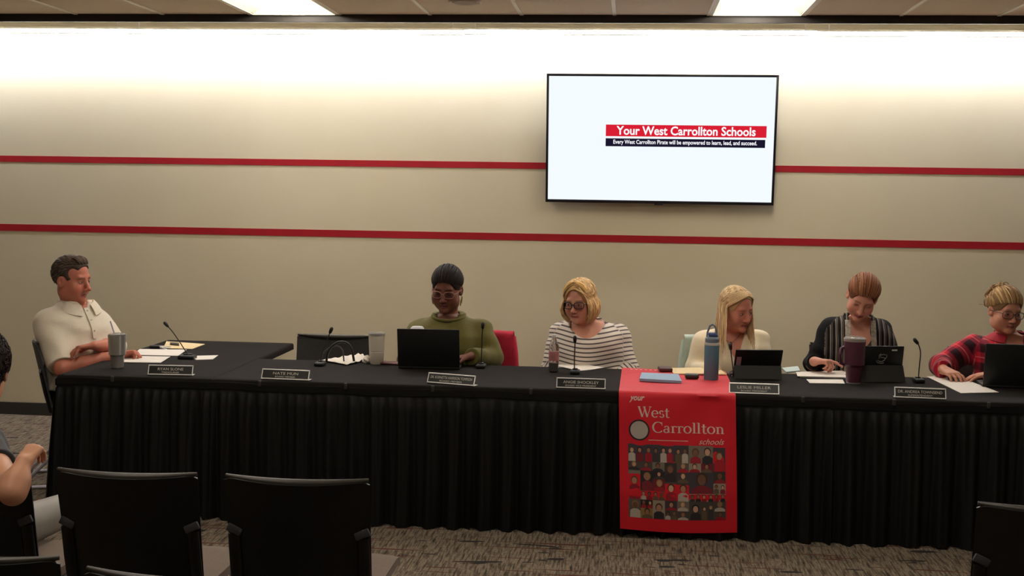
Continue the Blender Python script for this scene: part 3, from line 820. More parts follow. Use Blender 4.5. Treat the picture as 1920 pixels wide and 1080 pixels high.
def head_axes(yaw, pitch, roll):
    a = R(yaw); Y = Vector((math.sin(a), -math.cos(a), 0)); X = Vector((-math.cos(a), -math.sin(a), 0)); Z = Vector((0, 0, 1))
    p = R(pitch); Y, Z = Y*math.cos(p)-Z*math.sin(p), Z*math.cos(p)+Y*math.sin(p)
    r = R(roll); X, Z = X*math.cos(r)+Z*math.sin(r), Z*math.cos(r)-X*math.sin(r)
    return np.array([[X.x, Y.x, Z.x], [X.y, Y.y, Z.y], [X.z, Y.z, Z.z]])
CRC, CRR = np.array((0, -.008, .035)), np.array((.074, .097, .085))
def head_prims(c, A, s, female=True, jaw=1.0, nose=1.0):
    """head around eye level: x right, y forward, z up; chin at -.115, crown at .12 (times s)"""
    P = lambda *p: tuple(np.array(c)+A @ (np.array(p)*s))
    E = lambda p, r, k=.02, op=1, rot=None: ell(P(*p), np.array(r)*s, A if rot is None else A @ rot, k*s, op)
    Cp = lambda p, q, r1, r2=None, k=.01, op=1: cap(P(*p), P(*q), r1*s, (r2 or r1)*s, k*s, op)
    jw = jaw
    out = [E(CRC, CRR, 0), E((0, .022, -.030), (.063*jw, .066, .078), .03), E((0, .026, -.076), (.051*jw, .054, .041), .03)]
    for sx in (-1, 1):
        out += [E((sx*.040*jw, .056, -.040), (.026, .026, .030), .025), E((sx*.046*jw, .0, -.070), (.014, .034, .024), .03)]
    out += [E((0, .076, -.102), (.021, .016, .016), .022)]
    out += [Cp((-.036, .078, .019), (.036, .078, .019), .010, k=.018)]
    for sx in (-1, 1): out += [E((sx*.033, .104, -.004), (.019, .019, .014), .014, -1)]
    for sx in (-1, 1): out += [E((sx*.032, .0745, -.003), (.0145, .0125, .0125), .004)]
    nz = nose
    out += [Cp((0, .084, .010), (0, .104*nz, -.036), .0075, .0115, .012), E((0, .108*nz, -.040), (.0115, .0105, .0095), .006)]
    for sx in (-1, 1): out += [E((sx*.0125, .096*nz, -.044), (.0078, .0095, .0075), .006)]
    lp = .0058 if not female else .0066
    for z_, r_, yy in ((-.0675, lp, .0875), (-.0785, lp*1.12, .0865)):
        out += [Cp((-.026, yy-.014, -.0735), (0, yy+.0005, z_), lp*.6, r_, .006), Cp((.026, yy-.014, -.0735), (0, yy+.0005, z_), lp*.6, r_, .006)]
    out += [Cp((-.022, .0865, -.0735), (0, .0915, -.0735), .0020, k=.004, op=-1), Cp((.022, .0865, -.0735), (0, .0915, -.0735), .0020, k=.004, op=-1)]
    for sx in (-1, 1):
        rt = np.array(Matrix.Rotation(R(18*sx), 3, 'Z'))
        out += [E((sx*.077, -.010, -.010), (.0085, .020, .031), .006, rot=rt), E((sx*.0845, -.004, -.006), (.006, .010, .016), .005, -1)]
    return out
def head_color(V, c, A, s, P):
    """skin colours on the head region (lips, brows, cheeks, lids)"""
    L = ((V-np.array(c)) @ A)/s
    x, y, z = L[:, 0], L[:, 1], L[:, 2]; ax = np.abs(x)
    col = np.tile(np.array(lin(P['skin'])), (len(V), 1))
    face = np.clip((y-.02)/.03, 0, 1)*(np.abs(z) < .15)
    def mixc(m, rgb): m = np.clip(m, 0, 1)[:, None]; col[:] = col*(1-m)+np.array(lin(rgb))*m
    g = lambda d: np.exp(-d)
    near = (np.abs(L).max(1) < .16)
    mixc(near*face*.55*g(((ax-.042)/.020)**2+((z+.040)/.022)**2), P.get('blush', P['skin']))
    mixc(near*face*.45*g((x/.012)**2+((z+.040)/.014)**2), P.get('blush', P['skin']))
    mixc(near*face*.45*g(((ax-.032)/.020)**2+((z+.010)/.010)**2), P.get('shade', P['lip']))
    if P.get('stache'):
        mixc(near*face*.6*np.clip(1.5-(ax/.028)**4, 0, 1)*g(((z+.060)/.0075)**4), P['stache'])
    wid = .028
    lipm = (z > -.087) & (z < -.0605)
    mixc(near*face*(y > .07)*np.clip((1-(ax/wid)**2)*1.8, 0, 1)*g(((z+.0735)/.0095)**4)*.9, P['lip'])
    mixc(near*face*(y > .07)*np.clip((1-(ax/(wid*.95))**2)*2, 0, 1)*g(((z+.0735)/.0022)**2)*.85, tuple(v*.42 for v in P['lip']))  # dark line painted in for the shade between the lips
    bz = .0165+.004*np.clip((ax-.014)/.03, 0, 1)-.010*np.clip((ax-.040)/.02, 0, 1)
    mixc(near*face*P.get('browk', .8)*np.clip((ax-.009)/.005, 0, 1)*np.clip((.052-ax)/.008, 0, 1)*g(((z-bz)/.0042)**2), P['brow'])
    # lash line and lids
    mixc(near*face*(y > .055)*.85*np.clip(1.2-((ax-.032)/.0145)**2, 0, 1)*g(((z-P.get('lid', .000)+.002*((ax-.032)/.012)**2)/.0026)**2), P.get('lash', (40, 26, 22)))
    for sx in (-1, 1): mixc(near*g(((x-sx*.012)/.004)**2+((z+.050)/.003)**2)*(y > .08)*.7, tuple(v*.4 for v in P['lip']))  # shade of the nostril hollows painted into the skin colour
    return col
def eye_patch(name, c, A, s, par, base, open_=.0062, gaze=(0, 0), iris=(70, 60, 50), lid=0.):
    """visible almond of each eyeball, slightly proud of the lids"""
    for sx in (-1, 1):
        V, F, Cc = [], [], []
        n, m_ = 14, 6
        ce = np.array((sx*.032, .0745, -.003))
        for i in range(n+1):
            u = -1+2*i/n; hh = open_*(1-u*u)**.7
            for j in range(m_+1):
                v = -1+2*j/m_
                x_ = u*.0118; z_ = v*hh + lid - .001
                yy = .0125*math.sqrt(max(0., 1-(x_/.0145)**2-(z_/.0125)**2))+.0009
                V.append(ce+np.array((x_, yy, z_)))
                dx = x_-gaze[0]; dz = z_-gaze[1]; d = math.hypot(dx, dz)
                Cc.append(lin((12, 10, 10)) if d < .0022 else (lin(iris) if d < .0052 else lin((206, 196, 188))))
        for i in range(n):
            for j in range(m_):
                a = i*(m_+1)+j; F.append((a, a+m_+1, a+m_+2, a+1))
        V = np.array(V)*s @ A.T + np.array(c) - np.array(base)
        me = np_mesh(name, V, np.array(F, np.int32), np.array(Cc))
        mobj('eye', me, vcol_mat('eye_surface', .12, .6), par)

def hand(wrist, d, nn, side, curls=(15, 20, 15), spread=8, thumb=(35, 20), s=1.0, thumbdir=None, tag=3, fingers=None):
    """palm with five fingers. d: along the hand, nn: palm normal (curl direction), side: towards the thumb"""
    d = nrm(d); nn = nrm(np.array(nn)-d*np.dot(nn, d)); sd = nrm(np.cross(d, nn)); sd = sd if np.dot(sd, side) > 0 else -sd
    w = np.array(wrist, float); out = []
    offs = [.030, .010, -.011, -.030]; lens = [.070, .078, .072, .056]; kn = [.086, .090, .085, .076]
    for i in range(4):
        a = w+d*.008*s+sd*offs[i]*.55*s; b_ = w+d*kn[i]*s+sd*offs[i]*s
        out.append(cap(a, b_, .0135*s, .0108*s, .016*s, tag=tag))
        cv = fingers[i] if fingers else curls
        dirv = d+sd*math.tan(R(spread*(1.2-i*.8))); ang = 0; p = b_
        for q_, (fr, cc) in enumerate(zip((.45, .30, .25), cv)):
            ang += cc; dv = nrm(nrm(dirv)*math.cos(R(ang))+nn*math.sin(R(ang)))
            r0 = (.0092, .0084, .0076)[q_]*s; r1 = (.0084, .0076, .0064)[q_]*s
            if i == 3: r0 *= .88; r1 *= .88
            p2 = p+dv*lens[i]*fr*s; out.append(cap(p, p2, r0, r1, .0025*s, tag=tag)); p = p2
    td = nrm(sd*math.sin(R(thumb[0]))+d*math.cos(R(thumb[0]))+nn*.25) if thumbdir is None else nrm(thumbdir)
    a = w+d*.018*s+sd*.020*s; b_ = a+td*.042*s; out.append(cap(a, b_, .0145*s, .0108*s, .014*s, tag=tag))
    td2 = nrm(td+d*.45+nn*math.sin(R(thumb[1]))); p2 = b_+td2*.030*s; out.append(cap(b_, p2, .0100*s, .0090*s, .003*s, tag=tag))
    out.append(cap(p2, p2+nrm(td2+d*.25)*.022*s, .0088*s, .0070*s, .003*s, tag=tag))
    return out

def wrinkle(seed, amp=.004):
    r = np.random.RandomState(seed)
    K = r.normal(size=(7, 3))*np.array([22, 22, 26]); ph = r.uniform(0, 6.28, 7)
    def f(x, y, z):
        v = 0
        for i in range(7): v = v+np.sin(K[i, 0]*x+K[i, 1]*y+K[i, 2]*z+ph[i]+1.3*np.sin(9*x+11*z+ph[i]))
        return amp*v/3.0
    return f

def cloth_mat(name, kind, c1, c2, c3=None, rough=.85, bump=.15):
    m, nt, b = new_mat(name); N = nt.nodes; L = nt.links
    a = N.new('ShaderNodeAttribute'); a.attribute_name = 'cuv'
    sp = N.new('ShaderNodeSeparateXYZ'); L.new(a.outputs['Vector'], sp.inputs[0])
    def M(op, x, y=None, z=None):
        n = N.new('ShaderNodeMath'); n.operation = op
        for i, v in enumerate((x, y, z)):
            if v is None: continue
            if isinstance(v, (int, float)): n.inputs[i].default_value = v
            else: L.new(v, n.inputs[i])
        return n.outputs[0]
    def mix(f, A_, B_):
        n = N.new('ShaderNodeMix'); n.data_type = 'RGBA'
        if isinstance(f, (int, float)): n.inputs[0].default_value = f
        else: L.new(f, n.inputs[0])
        for i, v in ((6, A_), (7, B_)):
            if isinstance(v, tuple): n.inputs[i].default_value = (*lin(v), 1)
            else: L.new(v, n.inputs[i])
        return n.outputs[2]
    def band(coord, period, width, soft=.08, off=0.):
        t = M('FRACT', M('ADD', M('DIVIDE', coord, period), off)); t = M('ABSOLUTE', M('SUBTRACT', t, .5))
        n = N.new('ShaderNodeMapRange'); n.interpolation_type = 'SMOOTHSTEP'; L.new(t, n.inputs[0])
        n.inputs[1].default_value = width/2-soft/2; n.inputs[2].default_value = width/2+soft/2; n.inputs[3].default_value = 1; n.inputs[4].default_value = 0
        return n.outputs[0]
    u, v, w = sp.outputs[0], sp.outputs[1], sp.outputs[2]
    if kind == 'stripe': col = mix(band(v, .0255, .32), c1, c2)
    elif kind == 'plaid':
        big = mix(M('MULTIPLY', band(u, .105, .45), .75), c1, c2); big2 = mix(M('MULTIPLY', band(v, .105, .45), .75), big, c2)
        both = mix(M('MULTIPLY', band(u, .105, .45), band(v, .105, .45)), big2, tuple(int(k*.45) for k in c2))
        l1 = mix(M('MULTIPLY', band(u, .105, .06, .04, .5), .6), both, c3); col = mix(M('MULTIPLY', band(v, .105, .06, .04, .5), .6), l1, c3)
    elif kind == 'vest':
        st = M('MULTIPLY', M('MAXIMUM', band(u, .030, .20, .08), M('MULTIPLY', band(u, .030, .10, .06, .3), .6)), M('SUBTRACT', 1, w)); col = mix(st, c1, c2)
    else: col = None
    tc = N.new('ShaderNodeTexCoord')
    n = N.new('ShaderNodeTexNoise'); n.inputs['Scale'].default_value = 90; n.inputs['Detail'].default_value = 3; L.new(tc.outputs['Object'], n.inputs['Vector'])
    if col is None: col = mix(n.outputs['Fac'], c1, c2)
    L.new(col, b.inputs['Base Color'])
    bp = N.new('ShaderNodeBump'); bp.inputs['Strength'].default_value = bump; bp.inputs['Distance'].default_value = .006; L.new(n.outputs['Fac'], bp.inputs['Height']); L.new(bp.outputs['Normal'], b.inputs['Normal'])
    b.inputs['Roughness'].default_value = rough; b.inputs['Specular IOR Level'].default_value = .2; b.inputs['Sheen Weight'].default_value = .1
    return m

# --- hair: a cap that hugs the skull plus many tapered locks
def scalp(dirv, off=.006):
    d = nrm(dirv); t = 1/np.sqrt(((d/CRR)**2).sum()); return CRC+d*(t+off)
def arc_path(d0, d1, off0, off1, n=9, lift=.0):
    d0, d1 = nrm(d0), nrm(d1); w = math.acos(max(-1, min(1, float(d0@d1)))); out = []
    for i in range(n):
        t = i/(n-1)
        d = (math.sin((1-t)*w)*d0+math.sin(t*w)*d1)/max(math.sin(w), 1e-4)
        out.append(scalp(d, off0+(off1-off0)*t+lift*math.sin(math.pi*t)))
    return out
class Locks:
    def __init__(s): s.V, s.F, s.C = [], [], []
    def add(s, pts, r, col, n=5, flat=.55, ctr=None, tip=.25):
        pts = [np.array(p, float) for p in pts]; N = len(pts); i0 = len(s.V); ctr = CRC if ctr is None else ctr
        for i, p in enumerate(pts):
            t = nrm(pts[min(i+1, N-1)]-pts[max(i-1, 0)]); o = nrm(p-ctr); a = nrm(o-t*(o@t)); b_ = np.cross(t, a)
            f = i/(N-1); rr = r*(min(1, .55+f*3)*(1 if f < .6 else 1-(1-tip)*(f-.6)/.4))
            for k in range(n):
                w = 2*math.pi*k/n; s.V.append(p+(a*math.cos(w)*flat+b_*math.sin(w))*rr); s.C.append(col)
        for i in range(N-1):
            for k in range(n):
                j = (k+1) % n; q = i0+i*n; s.F.append((q+k, q+j, q+n+j, q+n+k))
def hair_object(par, base, c, A, s, prims, locks, color, var=.18, seed=1, rough=.62, vox=.0032, disp=None, name='hair'):
    xs = axis(-.17, .17, vox); ys = axis(-.19, .15, vox); zs = axis(-.30, .17, vox)
    lo = np.array([min(p.lo[i] for p in prims if p.op > 0) for i in range(3)])-.012; hi = np.array([max(p.hi[i] for p in prims if p.op > 0) for i in range(3)])+.012
    xs = axis(lo[0], hi[0], vox); ys = axis(lo[1], hi[1], vox); zs = axis(lo[2], hi[2], vox)
    V, F = mesh_field(prims, xs, ys, zs, disp)
    rs = np.random.RandomState(seed); cl = np.array(lin(color))
    # strand streaks in the cap, running down and back
    ang = np.arctan2(V[:, 0], V[:, 2]-CRC[2]+.02); st = np.sin(ang*46+8*np.sin(V[:, 1]*40))*.5+np.sin(ang*91+3)*.3
    C = cl*(1+var*st[:, None]*.8)
    if locks is not None and locks.V:
        o = len(V); V = np.concatenate([V, np.array(locks.V)]); F = np.concatenate([F, np.array(locks.F, np.int32)+o]); C = np.concatenate([C, np.array(locks.C)])
    W = V*s @ A.T + np.array(c) - np.array(base)
    me = np_mesh(name, W, F, np.clip(C, 0, 1))
    return mobj(name, me, vcol_mat('hair_strands', rough, .18), par)
def hcol(rs, color, var): return np.clip(np.array(lin(color))*(1+rs.uniform(-var, var)), 0, 1)

def glasses(par, base, c, A, s, rgb, w=.027, h=.017, thick=.0017, y0=.100, z0=-.006, round_=.5):
    def T(p): return tuple(np.array(c)+A @ (np.array(p)*s)-np.array(base))
    q = B()
    for sx in (-1, 1):
        loop = []
        for i in range(25):
            a = 2*math.pi*i/24; cc, ss = math.cos(a), math.sin(a)
            e = 2/ (2+2*(1-round_))
            x = sx*.0345+w*math.copysign(abs(cc)**e, cc); z = z0+h*math.copysign(abs(ss)**e, ss)
            loop.append(T((x, y0-.012*(abs(x)/.06)**2, z)))
        q.tube(loop, thick*s, 6, cap=False)
        q.tube([T((sx*.0610, y0-.011, z0+.006)), T((sx*.072, y0-.030, z0+.006)), T((sx*.079, .02, z0+.004)), T((sx*.080, -.012, z0)), T((sx*.078, -.03, z0-.02))], thick*s, 6)
    q.tube([T((-.008, y0-.001, z0+.004)), T((0, y0+.001, z0+.007)), T((.008, y0-.001, z0+.004))], thick*s, 6)
    g = q.build('glasses', mat('frame_%d_%d_%d' % rgb, rgb, .3), par, 60)
    for sx in (-1, 1):
        q = B(); pts = []
        for i in range(20):
            a = 2*math.pi*i/20; cc, ss = math.cos(a), math.sin(a); e = 2/(2+2*(1-round_))
            x = sx*.0345+w*.97*math.copysign(abs(cc)**e, cc); z = z0+h*.97*math.copysign(abs(ss)**e, ss)
            pts.append(T((x, y0-.012*(abs(x)/.06)**2, z)))
        q.poly(pts); q.build('lens', lens_mat(), g)
    return g
def lens_mat():
    if 'lens' in MATS: return MATS['lens']
    m = bpy.data.materials.new('clear_lens'); m.use_nodes = True; nt = m.node_tree; nt.nodes.clear()
    t = nt.nodes.new('ShaderNodeBsdfTransparent'); t.inputs[0].default_value = (.92, .92, .94, 1)
    gl = nt.nodes.new('ShaderNodeBsdfGlossy'); gl.inputs['Roughness'].default_value = .05
    f = nt.nodes.new('ShaderNodeFresnel'); f.inputs[0].default_value = 1.4
    mx = nt.nodes.new('ShaderNodeMixShader'); o = nt.nodes.new('ShaderNodeOutputMaterial')
    nt.links.new(f.outputs[0], mx.inputs[0]); nt.links.new(t.outputs[0], mx.inputs[1]); nt.links.new(gl.outputs[0], mx.inputs[2]); nt.links.new(mx.outputs[0], o.inputs[0])
    MATS['lens'] = m
    return m

def person(P):
    """P: world joints of a seated person. arms = list of (shoulder, elbow, wrist, hand prims)"""
    base = np.array((P['pel'][0], P['pel'][1], 0.))
    a = R(P['yaw']); Yv = np.array((math.sin(a), -math.cos(a), 0)); X = np.array((-math.cos(a), -math.sin(a), 0))
    pel = np.array(P['pel'], float); hc = np.array(P['head'], float); hs = P.get('hs', 1.08); A = head_axes(*P['hrot'])
    root = empty('person', base)
    secs = P['secs']; top = secs[-1]
    nb = np.array((pel[0], pel[1], 0))+X*top[1]+Yv*top[2]; nb[2] = top[0]-.01
    bd = [loft(pel, X, Yv, secs, -.008, 0)]
    nr = P.get('neck', .053)
    arms = P['arms']; ua, fa = P.get('ua', .046), P.get('fa', .037)
    for A_ in arms:
        sh, el, wr = (np.array(v, float) for v in A_[:3])
        bd += [cap(sh, el, ua, ua*.86, .07), cap(el, el+(wr-el)*.35, fa, fa*1.02, .02), cap(el+(wr-el)*.35, wr, fa*1.0, .0255, .02)]
    # legs
    for lg in P['legs']:
        hp, kn, an = (np.array(v, float) for v in lg)
        bd += [cap(hp, kn, .082, .058, .03), cap(kn, an, .054, .036, .02), cap(an+np.array((0, 0, -.02)), an+Yv*.15+np.array((0, 0, -.035)), .036, .030, .02)]
    bd += [cap(nb-np.array((0, 0, .03)), hc+A @ (np.array((0, -.018, -.055))*hs), nr*1.06, nr*.96, .03)]
    hp_ = head_prims(hc, A, hs, P.get('female', True), P.get('jaw', 1.), P.get('nose', 1.))
    # the head is blended in as one volume
    bd += [Prim(hp_[0].f, hp_[0].lo, hp_[0].hi, .02, 1)]+hp_[1:]
    for A_ in arms: bd += A_[3]
    lo = np.min([p.lo for p in bd if p.op > 0], 0)-.03; hi = np.max([p.hi for p in bd if p.op > 0], 0)+.03
    lo[2] = max(lo[2], -.02)
    hr = .125*hs; fine = lambda ax: [(hc[ax]-hr, hc[ax]+hr, .0032)]
    hz = [w[2] for w in (np.array(A_[2]) for A_ in arms)]
    xs = axis(lo[0], hi[0], .0046, fine(0)); ys = axis(lo[1], hi[1], .0046, fine(1))
    zs = axis(lo[2], hi[2], .014, [(min(.66, min(hz)-.10), hi[2], .0046), (min(hz)-.08, max(hz)+.07, .0036), (hc[2]-.135*hs, hc[2]+.14*hs, .0030)])
    V, F = mesh_field(bd, xs, ys, zs)
    col = head_color(V, hc, A, hs, P)
    lz = np.array(lin(P.get('pants', (30, 30, 32))))
    low = (V[:, 2] < P.get('waist', .66)) & (V[:, 2] < hc[2]-.3)
    handish = np.zeros(len(V), bool)
    for A_ in arms:
        wr = np.array(A_[2], float); handish |= (np.linalg.norm(V-wr, axis=1) < .24)
    col[low & ~handish] = lz
    col[V[:, 2] < .075] = np.array(lin((24, 22, 22)))
    if P.get('armcol') is not None:
        m = (V[:, 2] < hc[2]-.16*hs); col[m & ~low] = np.array(lin(P['armcol']))
    me = np_mesh('body', V-base, F, col); mobj('body', me, vcol_mat('skin', .5, .35, bump=.03, bscale=500, sss=.06), root)
    if P.get('eyes') is not None: eye_patch('eye', hc, A, hs, root, base, **P['eyes'])
    # upper garment
    for G in P['tops']:
        pr = [loft(pel, X, Yv, [q_ for q_ in secs if q_[0] > G.get('zmin', .50)-.02], G.get('infl', .006), 0, tag=0)]
        if G.get('zmin'): pr[0].lo[2] = G['zmin']
        sl = G.get('sleeve', 1.0); sr = G.get('sr', .012); rng = []
        for A_ in arms:
            sh, el, wr = (np.array(v, float) for v in A_[:3])
            L1 = np.linalg.norm(el-sh); L2 = np.linalg.norm(wr-el); t = sl*(L1+L2)
            if sl <= 0: continue
            e1 = el if t >= L1 else sh+(el-sh)*t/L1
            # sleeves with a clean flat end
            def flat(pr_, end, dv):
                g = pr_.f; pr_.f = lambda x, y, z: np.maximum(g(x, y, z), (x-end[0])*dv[0]+(y-end[1])*dv[1]+(z-end[2])*dv[2]); return pr_
            s1 = cap(sh, e1, ua+sr, ua*.9+sr*1.15, G.get('shk', .075), tag=1)
            if t > L1:
                end = el+(wr-el)*(t-L1)/L2
                pr += [s1, flat(cap(el, end, fa+sr*1.1, max(.030, fa*.8)+sr*G.get('cuff', .7), .022, tag=1), end, nrm(wr-el))]
            else: pr.append(flat(s1, e1, nrm(el-sh)))
        pr += G.get('extra', [])
        lo = np.min([p.lo for p in pr if p.op > 0], 0)-.025; hi = np.max([p.hi for p in pr if p.op > 0], 0)+.025
        vx = G.get('vox', .0052)
        V, F = mesh_field(pr, axis(lo[0], hi[0], vx), axis(lo[1], hi[1], vx), axis(lo[2], hi[2], vx), wrinkle(P.get('seed', 1), G.get('wr', .0035)))
        # cloth coordinates: across, along, sleeve flag
        lx = (V-pel) @ X; cuv = np.zeros((len(V), 3)); cuv[:, 0] = lx; cuv[:, 1] = V[:, 2]+.10*((V-pel) @ Yv)*0 + .012*np.cos(lx*14)
        dt = loft(pel, X, Yv, secs, G.get('infl', .006)).f(V[:, 0], V[:, 1], V[:, 2])
        for A_ in arms:
            sh, el, wr = (np.array(v, float) for v in A_[:3])
            L1 = np.linalg.norm(el-sh); d1 = nrm(el-sh); d2 = nrm(wr-el)
            da = np.minimum(cap(sh, el, ua+sr, ua*.9+sr).f(*V.T), cap(el, wr, fa+sr, .03+sr).f(*V.T))
            on_arm = (da < dt-.004) if sl > 0 else np.zeros(len(V), bool)
            s1 = (V-sh) @ d1; s2 = L1+(V-el) @ d2; s_ = np.where(((V-el) @ (d1+d2)) > 0, s2, s1)
            up = np.cross(d1, np.array((0, 0, 1.))); up = nrm(up); cr = np.where(s_ < L1, (V-sh) @ up, (V-el) @ up)
            cuv[on_arm, 1] = s_[on_arm]; cuv[on_arm, 0] = cr[on_arm]*1.0; cuv[on_arm, 2] = 1
        me = np_mesh(G['name'], V-base, F, None, {'cuv': cuv}); mobj(G['name'], me, G['mat'], root)
    tag(root, P['label'], 'person', 'people at the board table')
    return root, base, hc, A, hs, nb, X, Yv

def pulled(L, rs, c1, c2, bun, n=170, r=.0052, spread=.10, off=.009, lift=.006, amax=150, up=0.):
    """locks combed back from the hairline to a gathered point"""
    for i in range(n):
        a = -amax+2*amax*(i+rs.uniform(-.5, .5))/(n-1); aa = R(a)
        el_ = np.interp(abs(a), [0, 38, 60, 82, 105, 150], [15, 11, 1, -12, -22, -44])+up+rs.uniform(0, 9)*(i % 3)
        d0 = np.array((math.sin(aa)*math.cos(R(el_)), math.cos(aa)*math.cos(R(el_)), math.sin(R(el_))))
        b_ = nrm(bun+rs.normal(size=3)*spread); m_ = nrm((math.sin(aa)*1.05, -.15-.25*(abs(a) > 90), .25+.75*max(0, math.cos(aa*.75))))
        pa = []
        for j in range(12):
            t = j/11; pa.append(scalp(nrm((1-t)**2*d0+2*t*(1-t)*m_*1.1+t*t*b_), off-.002+.007*t+lift*math.sin(math.pi*t)*.6))
        L.add(pa, r*rs.uniform(.8, 1.2), hcol(rs, c1 if rs.rand() > .3 else c2, .28))
HAIRCUT = lambda: [ell((0, .094, -.036), (.068, .085, .104), None, .010, -1), half((0, .25, -1), (0, 0, -.062), (-.2, -.2, -.3), (.2, .2, .0))]

# ------------------------------------------------------------------ the people
def scoop(pel, X, Yv, zc, w, h, lx0=0., k=.006, vee=False, ly0=0.):
    pel = np.array(pel, float)
    def f(x, y, z):
        lx = (x-pel[0])*X[0]+(y-pel[1])*X[1]-lx0; ly = (x-pel[0])*Yv[0]+(y-pel[1])*Yv[1]
        if vee: d = np.maximum((np.abs(lx)-w*(z-zc)/h)*.8, zc-z)
        else: d = (np.sqrt((lx/w)**2+((z-zc)/h)**2)-1)*min(w, h)
        return np.maximum(d, ly0-ly)
    m = max(w, .25)
    return Prim(f, (pel[0]-m, pel[1]-m, zc-h-.02), (pel[0]+m, pel[1]+m, zc+h+.12), k, -1)
def axes2(yaw):
    a = R(yaw); return np.array((-math.cos(a), -math.sin(a), 0)), np.array((math.sin(a), -math.cos(a), 0))
def V3(v): return np.array((v[0], v[1], v[2]), float)
def seat_legs(pel, X, Yv, spread=.10, knee=.42):
    p = np.array((pel[0], pel[1], 0.)); out = []
    for s in (-1, 1):
        hp = p+X*s*.09+np.array((0, 0, .525)); kn = p+X*s*spread+Yv*knee+np.array((0, 0, .50)); an = p+X*s*spread+Yv*(knee+.02)+np.array((0, 0, .085))
        out.append((hp, kn, an))
    return out
def neck_cut(P, r, extra=.06):
    """opening around the neck, following its slant"""
    A = head_axes(*P['hrot']); hc = np.array(P['head'])
    X, Yv = axes2(P['yaw']); top = P['secs'][-1]
    nb = np.array((P['pel'][0], P['pel'][1], 0))+X*top[1]+Yv*top[2]; nb[2] = top[0]
    e = hc+A @ (np.array((0, -.018, -.055))*P['hs']); d = nrm(e-nb)
    return cap(nb+d*.005, nb+d*.16, r, r*1.05, .004, -1), nb, d
def march(fs, c, o, z, r0=.02, r1=.30):
    """distance from c along o (horizontal) to the outside of the garment at height z"""
    g = lambda t: min(float(f(np.array(c[0]+o[0]*t), np.array(c[1]+o[1]*t), np.array(z))) for f in fs)
    lo_, hi_ = r0, r1
    for _ in range(22):
        m_ = (lo_+hi_)/2
        if g(m_) < 0: lo_ = m_
        else: hi_ = m_
    return lo_
def collar(root, base, P, nb, d, m, rin, up, low, gap, infl, name='collar', drop=.0, fwd=None, thick=.004, n=40):
    """turned-down collar resting on the garment: rin = radius at the neck, up/low = heights about nb"""
    X, Yv = axes2(P['yaw']); f = nrm(np.array((Yv[0], Yv[1], 0))); s_ = np.cross((0, 0, 1.), f); fs = [loft(P['pel'], X, Yv, P['secs'], infl).f]
    q = B()
    def fn(u, v):
        a = R(gap/2)+(2*math.pi-R(gap))*u; fr = max(0, math.cos(a)); o = f*math.cos(a)+s_*math.sin(a)
        zt = nb[2]+up-drop*fr**1.5; zl = nb[2]-low-drop*fr**1.5*1.2
        ct = nb+d*((zt-nb[2])/max(d[2], .3)); cl = nb
        rt = max(rin, march(fs, ct, o, zt)+.001) if fr > .35 else rin
        rl = max(march(fs, cl, o, zl)+.004, rin+.010)
        pt = ct+o*rt; pt[2] = zt; pl = cl+o*rl; pl[2] = zl
        p = pt+(pl-pt)*v; p = p+o*.004*math.sin(math.pi*v)
        return (Vector(p-base), Vector(nrm(o+np.array((0, 0, .6)))))
    q.shell(fn, n, 4, thick); return q.build(name, m, root, 70)
def neckband(root, base, P, nb, d, m, rad, z0, drop, r=.006, infl=.01):
    X, Yv = axes2(P['yaw']); f = np.array((Yv[0], Yv[1], 0)); s_ = np.cross((0, 0, 1.), f); pts = []
    fs = [loft(P['pel'], X, Yv, P['secs'], infl).f]
    for k in range(41):
        a = 2*math.pi*k/40; o = f*math.cos(a)+s_*math.sin(a); fr = max(0, math.cos(a)); z = z0-drop*fr
        c = nb+d*((z-nb[2])/max(d[2], .3)); p = c+o*max(rad, march(fs, c, o, z)-.002); p[2] = z; pts.append(tuple(p-base))
    q = B(); q.tube(pts, r, 8, cap=False); return q.build('neckband', m, root, 80)

ALLP = []
# ---- woman in the olive green sweatshirt
X, Yv = axes2(0)
pel = V3(at(843, 640, 7.42)); pel[2] = .5
P = dict(yaw=0, pel=pel, head=V3(at(838, 541, 7.34)), hrot=(-5, 13, 2), hs=1.09, jaw=1.06, skin=(122, 76, 60), blush=(132, 74, 62), shade=(84, 50, 42), lip=(112, 58, 56), brow=(36, 22, 18), lash=(24, 14, 12), seed=3, neck=.056, ua=.054, fa=.043,
         secs=[(.45, 0, 0, .20, .15), (.60, 0, .02, .205, .16), (.72, 0, .03, .20, .155), (.82, 0, .045, .195, .15), (.89, 0, .045, .19, .128), (.94, 0, .035, .17, .10), (.985, 0, .03, .118, .078), (1.01, 0, .035, .078, .066)],
         legs=seat_legs(pel, X, Yv), pants=(28, 28, 34), label='person with dark pulled-back hair, hoop earrings and olive sweatshirt behind the laptop')
sL, eL, wL = V3(at(786, 620, 7.43)), V3(at(764, 674, 7.37)), V3(at(806, 676, 7.12))
sR, eR, wR = V3(at(902, 622, 7.43)), V3(at(925, 670, 7.36)), V3(at(884, 668, 7.12))
P['arms'] = [(sL, eL, wL, hand(wL, (.9, -.3, -.12), (0, 0, -1), (0, -1, 0))), (sR, eR, wR, hand(wR, (-.95, -.15, -.12), (0, 0, -1), (0, -1, 0), s=.95))]
M_OLIVE = cloth_mat('olive_sweatshirt', 'plain', (92, 86, 42), (106, 98, 50))
nc, nb_, nd_ = neck_cut(P, .068)
P['tops'] = [dict(name='sweatshirt', mat=M_OLIVE, infl=.012, sr=.018, cuff=.9, wr=.006, extra=[nc, scoop(pel, X, Yv, 1.02, .066, .045)])]
root, base, hc, A, hs, nb, X, Yv = person(P)
neckband(root, base, P, nb_, nd_, M_OLIVE, .070, 1.012, .030, .009, .012)
rs = np.random.RandomState(3); L = Locks(); hcl = (30, 22, 21); bun = np.array((0, -.75, -.25))
